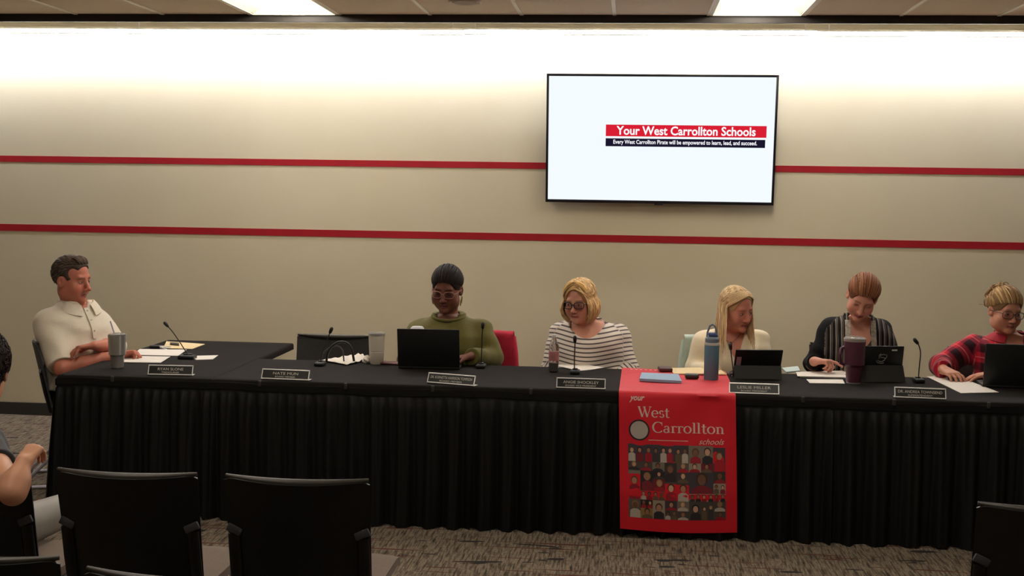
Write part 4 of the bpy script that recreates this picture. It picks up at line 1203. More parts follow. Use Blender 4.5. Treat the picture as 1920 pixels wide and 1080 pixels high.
pulled(L, rs, hcl, (44, 34, 31), bun)
hair_object(root, base, hc, A, hs, [ell(CRC, CRR+.006, None, 0), ell((0, -.085, .0), (.050, .042, .048), None, .02)]+HAIRCUT(), L, hcl, seed=3)
ring = B()
for sx in (-1, 1):
    ctr = np.array((sx*.080, .0, -.066))
    ring.tube([tuple(hc+A @ ((ctr+np.array((sx*.004*math.cos(t), .016*math.sin(t), .027*math.cos(t))))*hs)-base) for t in [2*math.pi*k/24 for k in range(25)]], .0028, 6, cap=False)
ring.build('hoop_earrings', mat('pale_gold', (214, 186, 140), .25, metal=.9), root, 60)
glasses(root, base, hc, A, hs, (176, 126, 112), w=.027, h=.019, thick=.0013, y0=.104, round_=.8)
ALLP.append(('green', pel))

# ---- woman in the striped top
X, Yv = axes2(-4)
pel = V3(at(1104, 650, 7.47)); pel[2] = .5
P = dict(yaw=-4, pel=pel, head=V3(at(1087, 565, 7.37)), hrot=(-20, 7, -2), hs=1.03, jaw=1.04, skin=(206, 146, 122), blush=(206, 122, 104), shade=(160, 104, 88), lip=(176, 96, 88), brow=(140, 104, 70), browk=.5, seed=5, neck=.052, ua=.054, fa=.042,
         secs=[(.45, 0, 0, .19, .15), (.60, 0, .02, .195, .155), (.70, 0, .035, .188, .152), (.80, 0, .05, .182, .152), (.87, 0, .055, .178, .138), (.925, 0, .04, .165, .105), (.965, 0, .03, .125, .08), (.995, 0, .035, .075, .064)],
         legs=seat_legs(pel, X, Yv), pants=(40, 42, 56), eyes=dict(open_=.0036, gaze=(.003, -.001)), label='person with blond bob and dark glasses in a white top with thin dark stripes')
sL, eL, wL = V3(at(1052, 626, 7.47)), V3(at(1036, 690, 7.42)), V3((-.40, 7.26, .63))
sR, eR, wR = V3(at(1160, 628, 7.47)), V3(at(1177, 692, 7.42)), V3((-.10, 7.26, .63))
P['arms'] = [(sL, eL, wL, hand(wL, (.8, -.5, -.3), (0, 0, -1), (.3, 1, 0))), (sR, eR, wR, hand(wR, (-.8, -.5, -.3), (0, 0, -1), (-.3, 1, 0)))]
M_STR = cloth_mat('striped_jersey', 'stripe', (226, 214, 202), (90, 78, 78))
nc, nb_, nd_ = neck_cut(P, .066)
P['tops'] = [dict(name='striped_top', mat=M_STR, infl=.010, sr=.014, sleeve=.93, cuff=1.2, wr=.0045, extra=[nc, scoop(pel, X, Yv, .985, .105, .085, .01)])]
root, base, hc, A, hs, nb, X, Yv = person(P)
rs = np.random.RandomState(7); L = Locks(); hcl = (210, 172, 120)
def fall(az, zend, rad, part, rs, out=.0, curl=.0, flare=0., ctr=(0, -.012), n1=6, n2=7, low=-.02, off=.012):
    a = R(az); d1 = nrm((math.sin(a), math.cos(a), -.15))
    pa = arc_path(part, d1, off*.6, off, n1, .006); p = pa[-1]; o = nrm((math.sin(a), math.cos(a), 0))
    for i in range(1, n2+1):
        t = i/n2; z = p[2]+(zend-p[2])*t
        q = p+o*(flare*math.sin(math.pi*t*.9)-curl*t*t)+np.array((0, 0, z-p[2])); pa.append(q+rs.normal(size=3)*.0012)
    return pa
for i in range(260):
    az = rs.uniform(46, 330-16)+ (0)
    az = az if az < 180 else az-360
    pt = np.array((.10+rs.normal()*.10, .45+rs.normal()*.30, 1.0)) if abs(az) < 110 else np.array((rs.normal()*.2, -.1+rs.normal()*.3, 1.0))
    L.add(fall(az, -.108+rs.uniform(-.018, .022), 0, pt, rs, curl=.022+rs.uniform(0, .02), flare=.020+rs.uniform(0, .012), off=.017), .0062, hcol(rs, hcl if rs.rand() > .3 else (232, 198, 146), .3), ctr=np.array((0, -.01, -.04)))
for i in range(26):   # swept fringe
    az = 52+rs.uniform(-10, 14) if i % 2 else -44-rs.uniform(0, 16)
    d1 = nrm((math.sin(R(az)), math.cos(R(az)), .16+rs.uniform(-.16, .28)))
    pa = arc_path((.12+rs.normal()*.05, .55, .9), d1, .014, .016, 9, .008)
    L.add(pa, .0085, hcol(rs, (212, 168, 104), .25))
hair_object(root, base, hc, A, hs, [ell(CRC, CRR+.013, None, 0), ell((0, -.030, -.035), (.084, .074, .078), None, .03), ell((0, .092, -.030), (.064, .078, .110), None, .012, -1), ell((0, .05, -.11), (.055, .075, .06), None, .02, -1), half((0, 0, -1), (0, 0, -.098), (-.2, -.2, -.3), (.2, .2, -.05), k=.02)], L, (190, 150, 98), var=.3, seed=5)
glasses(root, base, hc, A, hs, (34, 28, 36), w=.028, h=.018, thick=.0026, y0=.104, round_=.35)
ALLP.append(('striped', pel))

# ---- woman in the cream top with long blond hair
X, Yv = axes2(4)
pel = V3(at(1370, 660, 7.47)); pel[2] = .5
P = dict(yaw=4, pel=pel, head=V3(at(1380, 579, 7.36)), hrot=(39, 12, -3), hs=1.03, jaw=1.02, skin=(202, 132, 110), blush=(198, 108, 92), shade=(150, 90, 78), lip=(150, 74, 74), brow=(120, 84, 62), browk=.6, seed=9, neck=.05, ua=.046, fa=.038,
         secs=[(.45, 0, 0, .18, .14), (.60, 0, .02, .175, .14), (.70, 0, .035, .165, .135), (.79, 0, .05, .162, .132), (.85, 0, .05, .16, .12), (.905, 0, .04, .15, .095), (.945, 0, .03, .115, .075), (.975, 0, .035, .070, .060)],
         legs=seat_legs(pel, X, Yv), pants=(44, 44, 52), eyes=dict(open_=.0036, gaze=(-.002, -.002), lid=-.001), label='person with long straight blond hair and cream v-neck top turning to the side')
sL, eL, wL = V3(at(1316, 640, 7.47)), V3(at(1302, 692, 7.42)), V3(at(1340, 698, 7.16))
sR, eR, wR = V3(at(1424, 642, 7.47)), V3(at(1430, 694, 7.42)), V3(at(1405, 700, 7.2))
P['arms'] = [(sL, eL, wL, hand(wL, (.7, -.6, -.06), (0, 0, -1), (.6, .6, 0), s=.95)), (sR, eR, wR, hand(wR, (-.7, -.6, -.06), (0, 0, -1), (-.6, .6, 0), s=.95))]
M_CREAM = cloth_mat('cream_cotton', 'plain', (222, 206, 174), (232, 218, 190), bump=.1)
nc, nb_, nd_ = neck_cut(P, .060)
P['tops'] = [dict(name='v_neck_top', mat=M_CREAM, infl=.008, sr=.014, cuff=1., wr=.005, extra=[nc, scoop(pel, X, Yv, .800, .075, .17, .0, vee=True)])]
root, base, hc, A, hs, nb, X, Yv = person(P)
rs = np.random.RandomState(11); L = Locks(); hcl = (194, 162, 118)
Ai = A.T
for i in range(330):
    # strands drop straight down (world z), starting from the side parting
    az = rs.uniform(76, 310); az = az if az < 180 else az-360
    back = abs(az) > 118
    a = R(az); d1 = nrm((math.sin(a), math.cos(a), -.05))
    pt = nrm((-.12+rs.normal()*.05, .30+rs.normal()*.25, 1))
    pa = arc_path(pt, d1, .006, .012, 7, .004); p = pa[-1]
    wdown = Ai @ np.array((0, 0, -1.)); o = nrm((math.sin(a), math.cos(a), 0))
    Lh = (.235 if not back else .20)+rs.uniform(-.05, .04)
    fw = Ai @ np.array((0, -1., 0)); 
    for k in range(1, 9):
        t = k/8; pa.append(p+wdown*Lh*t+o*(.016*t)+fw*((.075 if not back else -.01)*t**1.3)+rs.normal(size=3)*.0010)
    L.add(pa, .0052, hcol(rs, hcl if rs.rand() > .3 else (220, 192, 150), .3), ctr=np.array((0, -.01, -.06)))
for i in range(70):   # strands swept from the parting along the hairline
    sx = 1 if i % 3 else -1; t = rs.uniform(0, 1)
    d0 = nrm((-.14+rs.normal()*.02, .80-.25*t, .62+.22*t)); d1 = nrm((sx*.92, .36-.22*t+rs.normal()*.03, .02+rs.uniform(-.12, .22)))
    L.add(arc_path(d0, d1, .0085, .013, 10, .005), .0055, hcol(rs, (220, 190, 146) if rs.rand() > .5 else hcl, .22))
hair_object(root, base, hc, A, hs, [ell(CRC, CRR+.006, None, 0), ell((0, -.040, -.045), (.074, .060, .085), None, .03), ell((0, .096, -.030), (.072, .082, .113), None, .010, -1), ell((0, .05, -.10), (.056, .075, .06), None, .02, -1)], L, (178, 146, 104), var=.3, seed=8)
q = B(); pc = at(1370, 645, 7.31)
q.tube([tuple(V3(at(1352, 626, 7.36))-base), tuple(V3(at(1362, 638, 7.32))-base), tuple(V3(pc)-base), tuple(V3(at(1380, 636, 7.32))-base), tuple(V3(at(1390, 624, 7.36))-base)], .0012, 5)
q.lathe([(0, -.012), (.008, -.008), (.009, 0), (.006, .010), (0, .013)], 12, M=Matrix.Translation(Vector(V3(pc)-base)))
q.build('pendant_necklace', mat('dark_pendant', (44, 40, 38), .4, metal=.5), root, 60)
ALLP.append(('cream', pel))

# ---- woman in the striped open cardigan looking down
X, Yv = axes2(-3)
pel = V3(at(1607, 650, 7.45)); pel[2] = .5
P = dict(yaw=-3, pel=pel, head=V3(at(1617, 556, 7.30)), hrot=(-9, 30, 13), hs=1.05, jaw=.98, skin=(208, 146, 124), blush=(208, 128, 112), shade=(156, 98, 86), lip=(172, 86, 84), brow=(120, 76, 54), browk=.6, lid=-.003, seed=13, neck=.048, ua=.045, fa=.037,
         secs=[(.45, 0, 0, .18, .14), (.60, 0, .02, .172, .135), (.72, 0, .03, .165, .13), (.84, 0, .045, .165, .128), (.92, 0, .045, .165, .115), (.985, 0, .035, .152, .092), (1.025, 0, .03, .115, .072), (1.06, 0, .035, .068, .058)],
         legs=seat_legs(pel, X, Yv), pants=(30, 28, 30), label='person with auburn tied-back hair and black striped open cardigan looking down')
sL, eL, wL = V3(at(1558, 613, 7.45)), V3(at(1523, 684, 7.40)), V3(at(1527, 677, 7.19))
sR, eR, wR = V3(at(1654, 619, 7.45)), V3(at(1670, 684, 7.40)), V3(at(1648, 692, 7.18))
P['arms'] = [(sL, eL, wL, hand(wL, (.88, -.42, .05), (.25, -.2, -.95), (.3, .8, .6), fingers=[(15, 14, 8), (62, 60, 35), (70, 62, 35), (72, 60, 35)], thumb=(40, 25))), (sR, eR, wR, hand(wR, (-.8, -.5, -.1), (0, 0, -1), (-.4, .8, 0), s=.95))]
M_VEST = cloth_mat('striped_cardigan', 'vest', (15, 14, 16), (140, 126, 114)); M_VEST.node_tree.nodes['Principled BSDF'].inputs['Sheen Weight'].default_value = 0.
M_TANK = cloth_mat('dark_brown_tank', 'plain', (62, 50, 42), (70, 58, 48))
nc, nb_, nd_ = neck_cut(P, .056)
nc2, _, _ = neck_cut(P, .060)
P['tops'] = [dict(name='tank_top', mat=M_TANK, infl=.001, sleeve=0., wr=.002, extra=[nc, scoop(pel, X, Yv, 1.00, .075, .115, .0)]),
             dict(name='cardigan', mat=M_VEST, infl=.013, sr=.010, sleeve=.93, cuff=.9, wr=.005, extra=[nc2, scoop(pel, X, Yv, .40, .066, 2.2, .0), ])]
root, base, hc, A, hs, nb, X, Yv = person(P)
# pale patterned bands along the cardigan's opening
fl = cloth_mat('grey_floral_band', 'plain', (56, 50, 50), (206, 194, 178), bump=.3)
for n_ in fl.node_tree.nodes:
    if n_.type == 'TEX_NOISE': n_.inputs['Scale'].default_value = 75
tl = loft(pel, X, Yv, P['secs'], .016)
def surf(lx, z):
    lo_, hi_ = 0., .3
    for _ in range(26):
        m_ = (lo_+hi_)/2; p = pel+X*lx+Yv*m_
        if float(tl.f(np.array(p[0]), np.array(p[1]), np.array(z))) < 0: lo_ = m_
        else: hi_ = m_
    p = pel+X*lx+Yv*lo_; return np.array((p[0], p[1], z))-base
for sx in (-1, 1):
    q = B()
    def fb(u, v):
        z = .74+.300*u; inner = .060-.004*u; lx = sx*(inner+.030*v)
        p = surf(lx, z); n_ = Yv+np.array((0, 0, .1)); return (Vector(p+Yv*.002), Vector(n_))
    q.shell(fb, 24, 4, .006); q.build('cardigan_band', fl, root, 60)
rs = np.random.RandomState(15); L = Locks(); hcl = (122, 76, 50); bun = np.array((0, -.85, -.30))
pulled(L, rs, hcl, (152, 102, 70), bun)
hair_object(root, base, hc, A, hs, [ell(CRC, CRR+.006, None, 0), ell((0, -.095, -.02), (.036, .034, .05), None, .02)]+HAIRCUT(), L, (106, 64, 42), var=.3, seed=11)
ALLP.append(('cardigan', pel))

# ---- woman in the red plaid shirt
X, Yv = axes2(2)
pel = V3(at(1888, 660, 7.40)); pel[2] = .5
P = dict(yaw=2, pel=pel, head=V3(at(1884, 582, 7.30)), hrot=(14, 8, 4), hs=1.02, jaw=1.05, skin=(198, 138, 112), blush=(200, 120, 100), shade=(146, 92, 78), lip=(164, 88, 80), brow=(116, 86, 62), browk=.5, seed=17, neck=.053, ua=.052, fa=.041,
         secs=[(.45, 0, 0, .19, .15), (.60, 0, .02, .19, .15), (.70, 0, .035, .182, .148), (.79, 0, .05, .178, .145), (.86, 0, .05, .176, .13), (.915, 0, .04, .162, .10), (.955, 0, .03, .12, .078), (.985, 0, .035, .074, .064)],
         legs=seat_legs(pel, X, Yv), pants=(40, 42, 56), eyes=dict(open_=.0034, gaze=(-.001, -.001)), label='person with messy blond updo and glasses in a red plaid shirt')
sL, eL, wL = V3(at(1824, 649, 7.40)), V3(at(1764, 686, 7.30)), V3(at(1769, 694, 7.13)); MOUSE = wL+np.array((.052, -.060, 0))
sR, eR, wR = V3(at(1943, 650, 7.40)), V3(at(1945, 694, 7.3)), V3(at(1862, 702, 7.10))
P['arms'] = [(sL, eL, wL, hand(wL, (.42, -.86, -.12), (.1, 0, -1), (.8, .3, .2), fingers=[(18, 32, 22), (20, 34, 24), (20, 36, 24), (18, 34, 24)], thumb=(35, 15))), (sR, eR, wR, hand(wR, (-.97, -.2, -.08), (0, 0, -1), (0, -1, 0), curls=(8, 10, 8)))]
M_PLAID = cloth_mat('red_plaid', 'plaid', (188, 26, 50), (96, 24, 42), (226, 110, 110))
nc, nb_, nd_ = neck_cut(P, .060)
P['tops'] = [dict(name='plaid_shirt', mat=M_PLAID, infl=.010, sr=.016, sleeve=.93, cuff=1., wr=.005, extra=[nc, scoop(pel, X, Yv, .835, .075, .15, .0, vee=True)])]
root, base, hc, A, hs, nb, X, Yv = person(P)
collar(root, base, P, nb_, nd_, mat('red_placket', (158, 20, 40), .8), .064, .010, .030, 60, .014, drop=.02)
rs = np.random.RandomState(19); L = Locks(); hcl = (146, 112, 74); bun = np.array((.30, -.60, .55))
pulled(L, rs, hcl, (196, 162, 112), bun, spread=.22, off=.011, lift=.014)
for i in range(60):   # loose twist clipped behind the crown
    c0 = scalp(bun+rs.normal(size=3)*.28, .012); dv = nrm(bun+rs.normal(size=3)*.9); tw = nrm(np.cross(dv, rs.normal(size=3)))
    pa = [c0+dv*(.030*math.sin(math.pi*t*.9))+tw*(.045*(t-.5)) for t in [k/7 for k in range(8)]]
    L.add(pa, .0042, hcol(rs, (190, 154, 104) if i % 2 else (112, 84, 58), .3))
for i in range(14):
    c0 = scalp(bun+rs.normal(size=3)*.30, .02); dv = nrm(np.array((.5, -.2, .7))+rs.normal(size=3)*.6)
    L.add([c0+dv*.05*t+np.array((0, 0, -.02*t*t)) for t in [k/5 for k in range(6)]], .0022, hcol(rs, (170, 134, 88), .3))
hair_object(root, base, hc, A, hs, [ell(CRC, CRR+.007, None, 0), ell((.034, -.066, .085), (.046, .046, .042), None, .02)]+HAIRCUT(), L, (120, 90, 60), var=.35, seed=17)
glasses(root, base, hc, A, hs, (74, 50, 42), w=.029, h=.020, thick=.0020, y0=.104, round_=.5)
q = B(); q.tube([tuple(nb+X*.05+Yv*.045+np.array((0, 0, -.02))-base), tuple(nb+X*.03+Yv*.09+np.array((0, 0, -.085))-base), tuple(nb+Yv*.104+np.array((0, 0, -.12))-base), tuple(nb-X*.03+Yv*.09+np.array((0, 0, -.085))-base), tuple(nb-X*.05+Yv*.045+np.array((0, 0, -.02))-base)], .0012, 5)
q.build('gold_chain', mat('thin_gold', (200, 150, 80), .3, metal=1.), root)
ALLP.append(('plaid', pel))

# ---- man in the white polo shirt at the end table
X, Yv = axes2(62)
pel = np.array((-3.235, 7.06, .5))
P = dict(yaw=62, pel=pel, head=V3(at(134, 524, 7.03)), hrot=(79, 5, 0), hs=1.10, female=False, jaw=1.08, nose=1.05, skin=(190, 116, 94), blush=(190, 96, 80), shade=(132, 76, 64), lip=(150, 78, 68), brow=(84, 56, 44), browk=.8, stache=(120, 84, 70), seed=21, neck=.062, ua=.052, fa=.044, waist=.60,
         secs=[(.45, 0, -.02, .18, .14), (.58, 0, -.01, .185, .15), (.70, 0, .0, .188, .148), (.82, 0, .0, .195, .145), (.92, 0, -.005, .198, .132), (.975, 0, -.01, .182, .105), (1.02, 0, -.018, .128, .08), (1.06, 0, -.022, .080, .068)],
         eyes=dict(open_=.0034, gaze=(0, 0), iris=(60, 66, 70)), pants=(24, 24, 26), label='person with short dark hair and white polo shirt, arms folded on the end table')
P['legs'] = [((-3.22, 6.96, .525), (-2.80, 6.93, .50), (-2.78, 6.93, .085)), ((-3.22, 7.16, .525), (-2.80, 7.18, .50), (-2.78, 7.18, .085))]
sN, eN, wN = V3(at(86, 606, 6.93)), V3(at(117, 692, 6.80)), V3(at(226, 664, 7.00))
sF, eF, wF = V3(at(184, 606, 7.25)), V3(at(214, 650, 7.16)), V3(at(178, 648, 6.88))
P['arms'] = [(sN, eN, wN, hand(wN, (.93, .25, .12), (0, -.3, -1), (-.1, 1, .3), fingers=[(55, 60, 35)]*4, thumb=(35, 40))),
             (sF, eF, wF, hand(wF, (-.86, -.40, -.10), (-.05, -.15, -1), (-.3, .9, .3), fingers=[(26, 12, 8), (34, 14, 8), (40, 14, 8), (44, 16, 10)], spread=12, thumb=(42, 15), s=1.05))]
M_POLO = cloth_mat('white_polo_knit', 'plain', (214, 202, 182), (224, 213, 194), bump=.12)
nc, nb_, nd_ = neck_cut(P, .066)
P['tops'] = [dict(name='polo_shirt', mat=M_POLO, infl=.012, sr=.020, sleeve=.44, wr=.008, zmin=.56, extra=[nc, scoop(pel, X, Yv, 1.0, .03, .06, vee=True)])]
root, base, hc, A, hs, nb, X, Yv = person(P)
collar(root, base, P, nb_, nd_, M_POLO, .070, .022, .034, 40, .016, drop=.034)
tl = loft(pel, X, Yv, P['secs'], .016)
q = B()
def pk(u, v):
    z = .86+.175*u; p = surf2 = None
    lo_, hi_ = 0., .3
    lx = (v-.5)*.030
    for _ in range(24):
        m_ = (lo_+hi_)/2; p = pel+X*lx+Yv*m_
        if float(tl.f(np.array(p[0]), np.array(p[1]), np.array(z))) < 0: lo_ = m_
        else: hi_ = m_
    p = pel+X*lx+Yv*lo_; return (Vector(np.array((p[0], p[1], z))-base), Vector(Yv))
q.shell(pk, 10, 3, .005); pko = q.build('button_placket', M_POLO, root, 60)
for u in (.25, .6, .9):
    p, _ = pk(u, .5); bt = B(); bt.lathe([(0, .005), (.0055, .004), (.006, 0)], 12, M=Matrix.Translation(p) @ Vector((0, 0, 1)).rotation_difference(Vector(Yv)).to_matrix().to_4x4()); bt.build('button', mat('pearl_button', (196, 186, 170), .3), pko, 60)
rs = np.random.RandomState(23); L = Locks(); hcl = (84, 68, 56)
for i in range(520):   # short hair combed back from a high hairline
    a = rs.uniform(-180, 180); aa = R(a)
    lim = np.interp(abs(a), [0, 25, 50, 65, 80, 95, 115, 180], [34, 36, 40, 26, 4, -2, -34, -44])
    el_ = math.degrees(math.asin(rs.uniform(math.sin(R(lim)), 1)))
    d0 = nrm((math.sin(aa)*math.cos(R(el_)), math.cos(aa)*math.cos(R(el_)), math.sin(R(el_))))
    d1 = nrm(d0+np.array((.02*rs.normal(), -.42 if el_ > 25 else -.16, .04 if el_ > 40 else -.24)))
    L.add(arc_path(d0, d1, .0075, .0105, 6, .002), .0036, hcol(rs, hcl if (abs(a) < 60 or rs.rand() > .4) else (92, 82, 74), .3), tip=.3)
for i in range(90):    # forelock brushed up and back
    x = rs.uniform(-.048, .048); d0 = nrm((x*9, .80+rs.uniform(-.05, .1), .62+rs.uniform(-.04, .1))); d1 = nrm((x*9.5, .30, .95))
    L.add(arc_path(d0, d1, .010+rs.uniform(0, .006), .013, 7, .010), .0036, hcol(rs, hcl, .3), tip=.5)
hair_object(root, base, hc, A, hs, [ell(CRC, CRR+.008, None, 0), ell((0, .100, -.010), (.078, .080, .092), None, .012, -1), half((0, .62, -1), (0, -.02, -.030), (-.2, -.2, -.3), (.2, .2, .06)), ell((-.08, .0, -.01), (.02, .024, .034), None, .006, -1), ell((.08, .0, -.01), (.02, .024, .034), None, .006, -1), ell((-.075, .068, .045), (.03, .042, .040), None, .010, -1), ell((.075, .068, .045), (.03, .042, .040), None, .010, -1)], L, (70, 57, 48), var=.25, seed=21)

# ---- audience member at the left edge, arm over the chair back
X, Yv = axes2(180)
pel = np.array((-2.27, 4.00, .5))
P = dict(yaw=180, pel=pel, head=np.array((-2.175, 3.99, 1.128)), hrot=(198, 2, 0), hs=1.04, female=False, skin=(206, 150, 120), lip=(160, 90, 80), brow=(50, 36, 30), seed=25, neck=.05, ua=.046, fa=.038, waist=.62,
         secs=[(.45, 0, 0, .17, .13), (.60, 0, .0, .17, .125), (.75, 0, .0, .17, .12), (.83, 0, .0, .172, .12), (.885, 0, .0, .16, .10), (.93, 0, .0, .12, .075), (.965, -.04, .0, .068, .06)],
         pants=(140, 134, 126), eyes=dict(open_=.004), label='person with dark curly hair at the left edge, forearm over a chair back')
P['legs'] = [((-2.34, 4.02, .535), (-2.36, 4.46, .51), (-2.36, 4.50, .085)), ((-2.16, 4.02, .54), (-2.08, 4.56, .53), (-2.05, 4.60, .085))]
sR, eR, wR = np.array((-2.12, 3.90, .90)), V3(at(24, 922, 3.60)), V3(at(44, 868, 3.665))
P['arms'] = [(sR, eR, wR, hand(wR, (.10, .84, .50), (.10, .50, -.86), (-.95, .1, .1), fingers=[(70, 40, 18)]*4, spread=1, thumb=(30, 30), s=.85)),
             (np.array((-2.425, 4.0, .90)), np.array((-2.47, 4.08, .70)), np.array((-2.36, 4.32, .66)), hand((-2.36, 4.32, .66), (.2, 1, -.3), (0, 0, -1), (1, 0, 0)))]
M_GTEE = cloth_mat('charcoal_tee', 'plain', (60, 60, 64), (70, 70, 74))
nc, nb_, nd_ = neck_cut(P, .060)
P['tops'] = [dict(name='t_shirt', mat=M_GTEE, infl=.008, sr=.014, sleeve=.40, wr=.004, zmin=.53, extra=[nc])]
root, base, hc, A, hs, nb, X, Yv = person(P)
root['group'] = 'audience'
rs = np.random.RandomState(27); L = Locks(); hcl = (40, 31, 27)
for i in range(420):
    a = rs.uniform(-180, 180); aa = R(a); lim = 35 if abs(a) < 55 else -52
    el_ = math.degrees(math.asin(rs.uniform(math.sin(R(lim)), 1)))
    d0 = nrm((math.sin(aa)*math.cos(R(el_)), math.cos(aa)*math.cos(R(el_)), math.sin(R(el_))))
    p = scalp(d0, .012); t1 = nrm(np.cross(d0, rs.normal(size=3))); t2 = np.cross(d0, t1)
    L.add([p+d0*(.004+.006*k/7)+(t1*math.cos(k*.9)+t2*math.sin(k*.9))*(.007+.0008*k) for k in range(8)], .0034, hcol(rs, hcl, .4))
hair_object(root, base, hc, A, hs, [ell(CRC, CRR+.016, None, 0), ell((0, -.045, -.055), (.066, .056, .060), None, .03), ell((0, .095, -.035), (.066, .085, .105), None, .012, -1)], L, hcl, var=.3, seed=25)

labs = {'green': 'chair with a red jacket over its back, under the person in green', 'striped': 'chair behind the table under the person in the striped top', 'cream': 'chair behind the table under the person in cream', 'cardigan': 'chair behind the table under the person in the striped cardigan', 'plaid': 'chair behind the table under the person in red plaid'}
offs = {'green': .115, 'striped': 0., 'cream': -.03, 'cardigan': .0, 'plaid': -.03}
for k, p in ALLP: chair(p[0]+offs[k], p[1]+.02, R(180), labs[k], PG, True)

# ------------------------------------------------------------------ jackets on chair backs
def draped(name, cx, cy, zt, hw, front, rear, m, lin_m, lab, cat='jacket', seed=1, off=.02):
    q = B(); Lr = front+rear+.05
    def fn(u, v):
        s = v*Lr; x = (u-.5)*2*hw
        wv = .010*math.sin(u*17+seed)*min(1, abs(s-front)/.1)+.006*math.sin(u*31+v*5)
        if s < front: y = -.025-off*.5; z = zt-(front-s)
        elif s < front+.05: t = (s-front)/.05; y = -.025-off*.5+(.05+off)*t; z = zt+.014*math.sin(math.pi*t)
        else: y = .025+off*.5; z = zt-(s-front-.05)
        y += (-.04 if s < front else .06)*max(0, zt-z)/.4
        x *= 1+.12*max(0, zt-z)/.3
        bend = .035*(1-(2*u-1)**2)
        return (Vector((x, y+wv+bend, z)), Vector((0, -1 if s < front+.02 else 1, .3)))
    q.shell(fn, 26, 30, .007); o = q.build(name, m, None, 60); o.location = (cx, cy, 0)
    for s in (-1, 1):
        q = B(); q.tube([(s*hw*.98, .0, zt-.02), (s*hw*1.02, -.03, zt-.12), (s*hw*1.06, -.03, zt-.30)], [.020, .028, .030], 8); q.build('sleeve', lin_m, o, 60)
    return tag(o, lab, cat)
gp = dict(ALLP)
M_JK = mat('crimson_fleece', (176, 20, 50), .85, noise=.1, nscale=30, bump=.1, bscale=120)
p = gp['green']; draped('jacket', p[0]+.115, p[1]+.02+.285, .868, .245, .24, .34, M_JK, M_JK, 'red jacket hanging over the chair back behind the green sweatshirt', seed=2)
p = gp['cream']; M_TL = mat('pale_teal_knit', (176, 190, 176), .9, bump=.1, bscale=150)
draped('cardigan', p[0]-.03, p[1]+.02+.285, .868, .232, .12, .20, M_TL, M_TL, 'pale teal knit hung over the chair back behind the cream top', 'garment', seed=5)

# ------------------------------------------------------------------ things on the tables
M_SILV = mat('satin_aluminium', (236, 233, 228), .36, metal=.35)
M_BLKP = mat('black_name_plate', (14, 13, 13), .35)
M_ENG = mat('engraved_white', (206, 200, 188), .5)
def nameplate(pl, pr, l1, l2, lab, w1=.74, w2=.5, tilt=24):
    a, b_ = on(*pl), on(*pr); d = b_-a; d.z = 0; L = d.length; c = (a+b_)/2
    t = empty('name_plate', (c.x, c.y, TZ+.0015), math.atan2(d.y, d.x)); H = .056
    M = Matrix.Rotation(R(90-tilt), 4, 'X')
    q = B(); q.M = M
    q.box((0, H/2, .0), (L, H, .003)); q.box((0, .003, .003), (L, .006, .008), .001, 1); q.box((0, H-.003, .003), (L, .006, .008), .001, 1)
    for s in (-1, 1): q.box((s*(L/2-.002), H/2, .0025), (.004, H, .006))
    q.M = Matrix.Identity(4); q.box((0, H*math.sin(R(tilt))*.5+.012, .001), (L, .05, .002)); q.build('holder', M_SILV, t)
    q = B(); q.M = M; q.box((0, H/2, .0032), (L-.010, H-.013, .0024)); pl_ = q.build('plate', M_BLKP, t)
    for txt, w, y, h in ((l1, w1, .0335, .0145), (l2, w2, .0150, .0085)):
        me = fit_width(text_mesh(txt, .02), (L-.012)*w, h)
        o = mobj('lettering', me, M_ENG, pl_); o.matrix_local = M @ Matrix.Translation((0, y, .0047))
    tag(t, lab, 'name plate', 'name plates')
nameplate((277, 703.5), (361, 705), 'RYAN SLONE', 'TREASURER', 'silver-framed name plate on the end table beside the steel tumbler', .6, .42)
nameplate((490, 711), (579, 714.5), 'NATE MUN', 'BOARD MEMBER', 'silver-framed name plate in front of the empty chair', .55, .44)
nameplate((801, 718), (889, 725), 'DR. KORNETTA HARRISON TOMPSON', 'BOARD MEMBER', 'slightly turned name plate in front of the open black laptop', .92, .5)
nameplate((1043, 728), (1135, 731), 'ANGIE SHOCKLEY', 'BOARD VICE PRESIDENT', 'name plate in front of the cola bottle, left of the red banner', .76, .66)
nameplate((1367, 738), (1461, 741), 'LESLIE MILLER', 'BOARD PRESIDENT', 'name plate overlapping the right edge of the red banner', .70, .55)
nameplate((1677, 746), (1774, 750), 'DR. ANDREA TOWNSEND', 'SUPERINTENDENT', 'name plate at the right, near the mouse and papers', .90, .5)

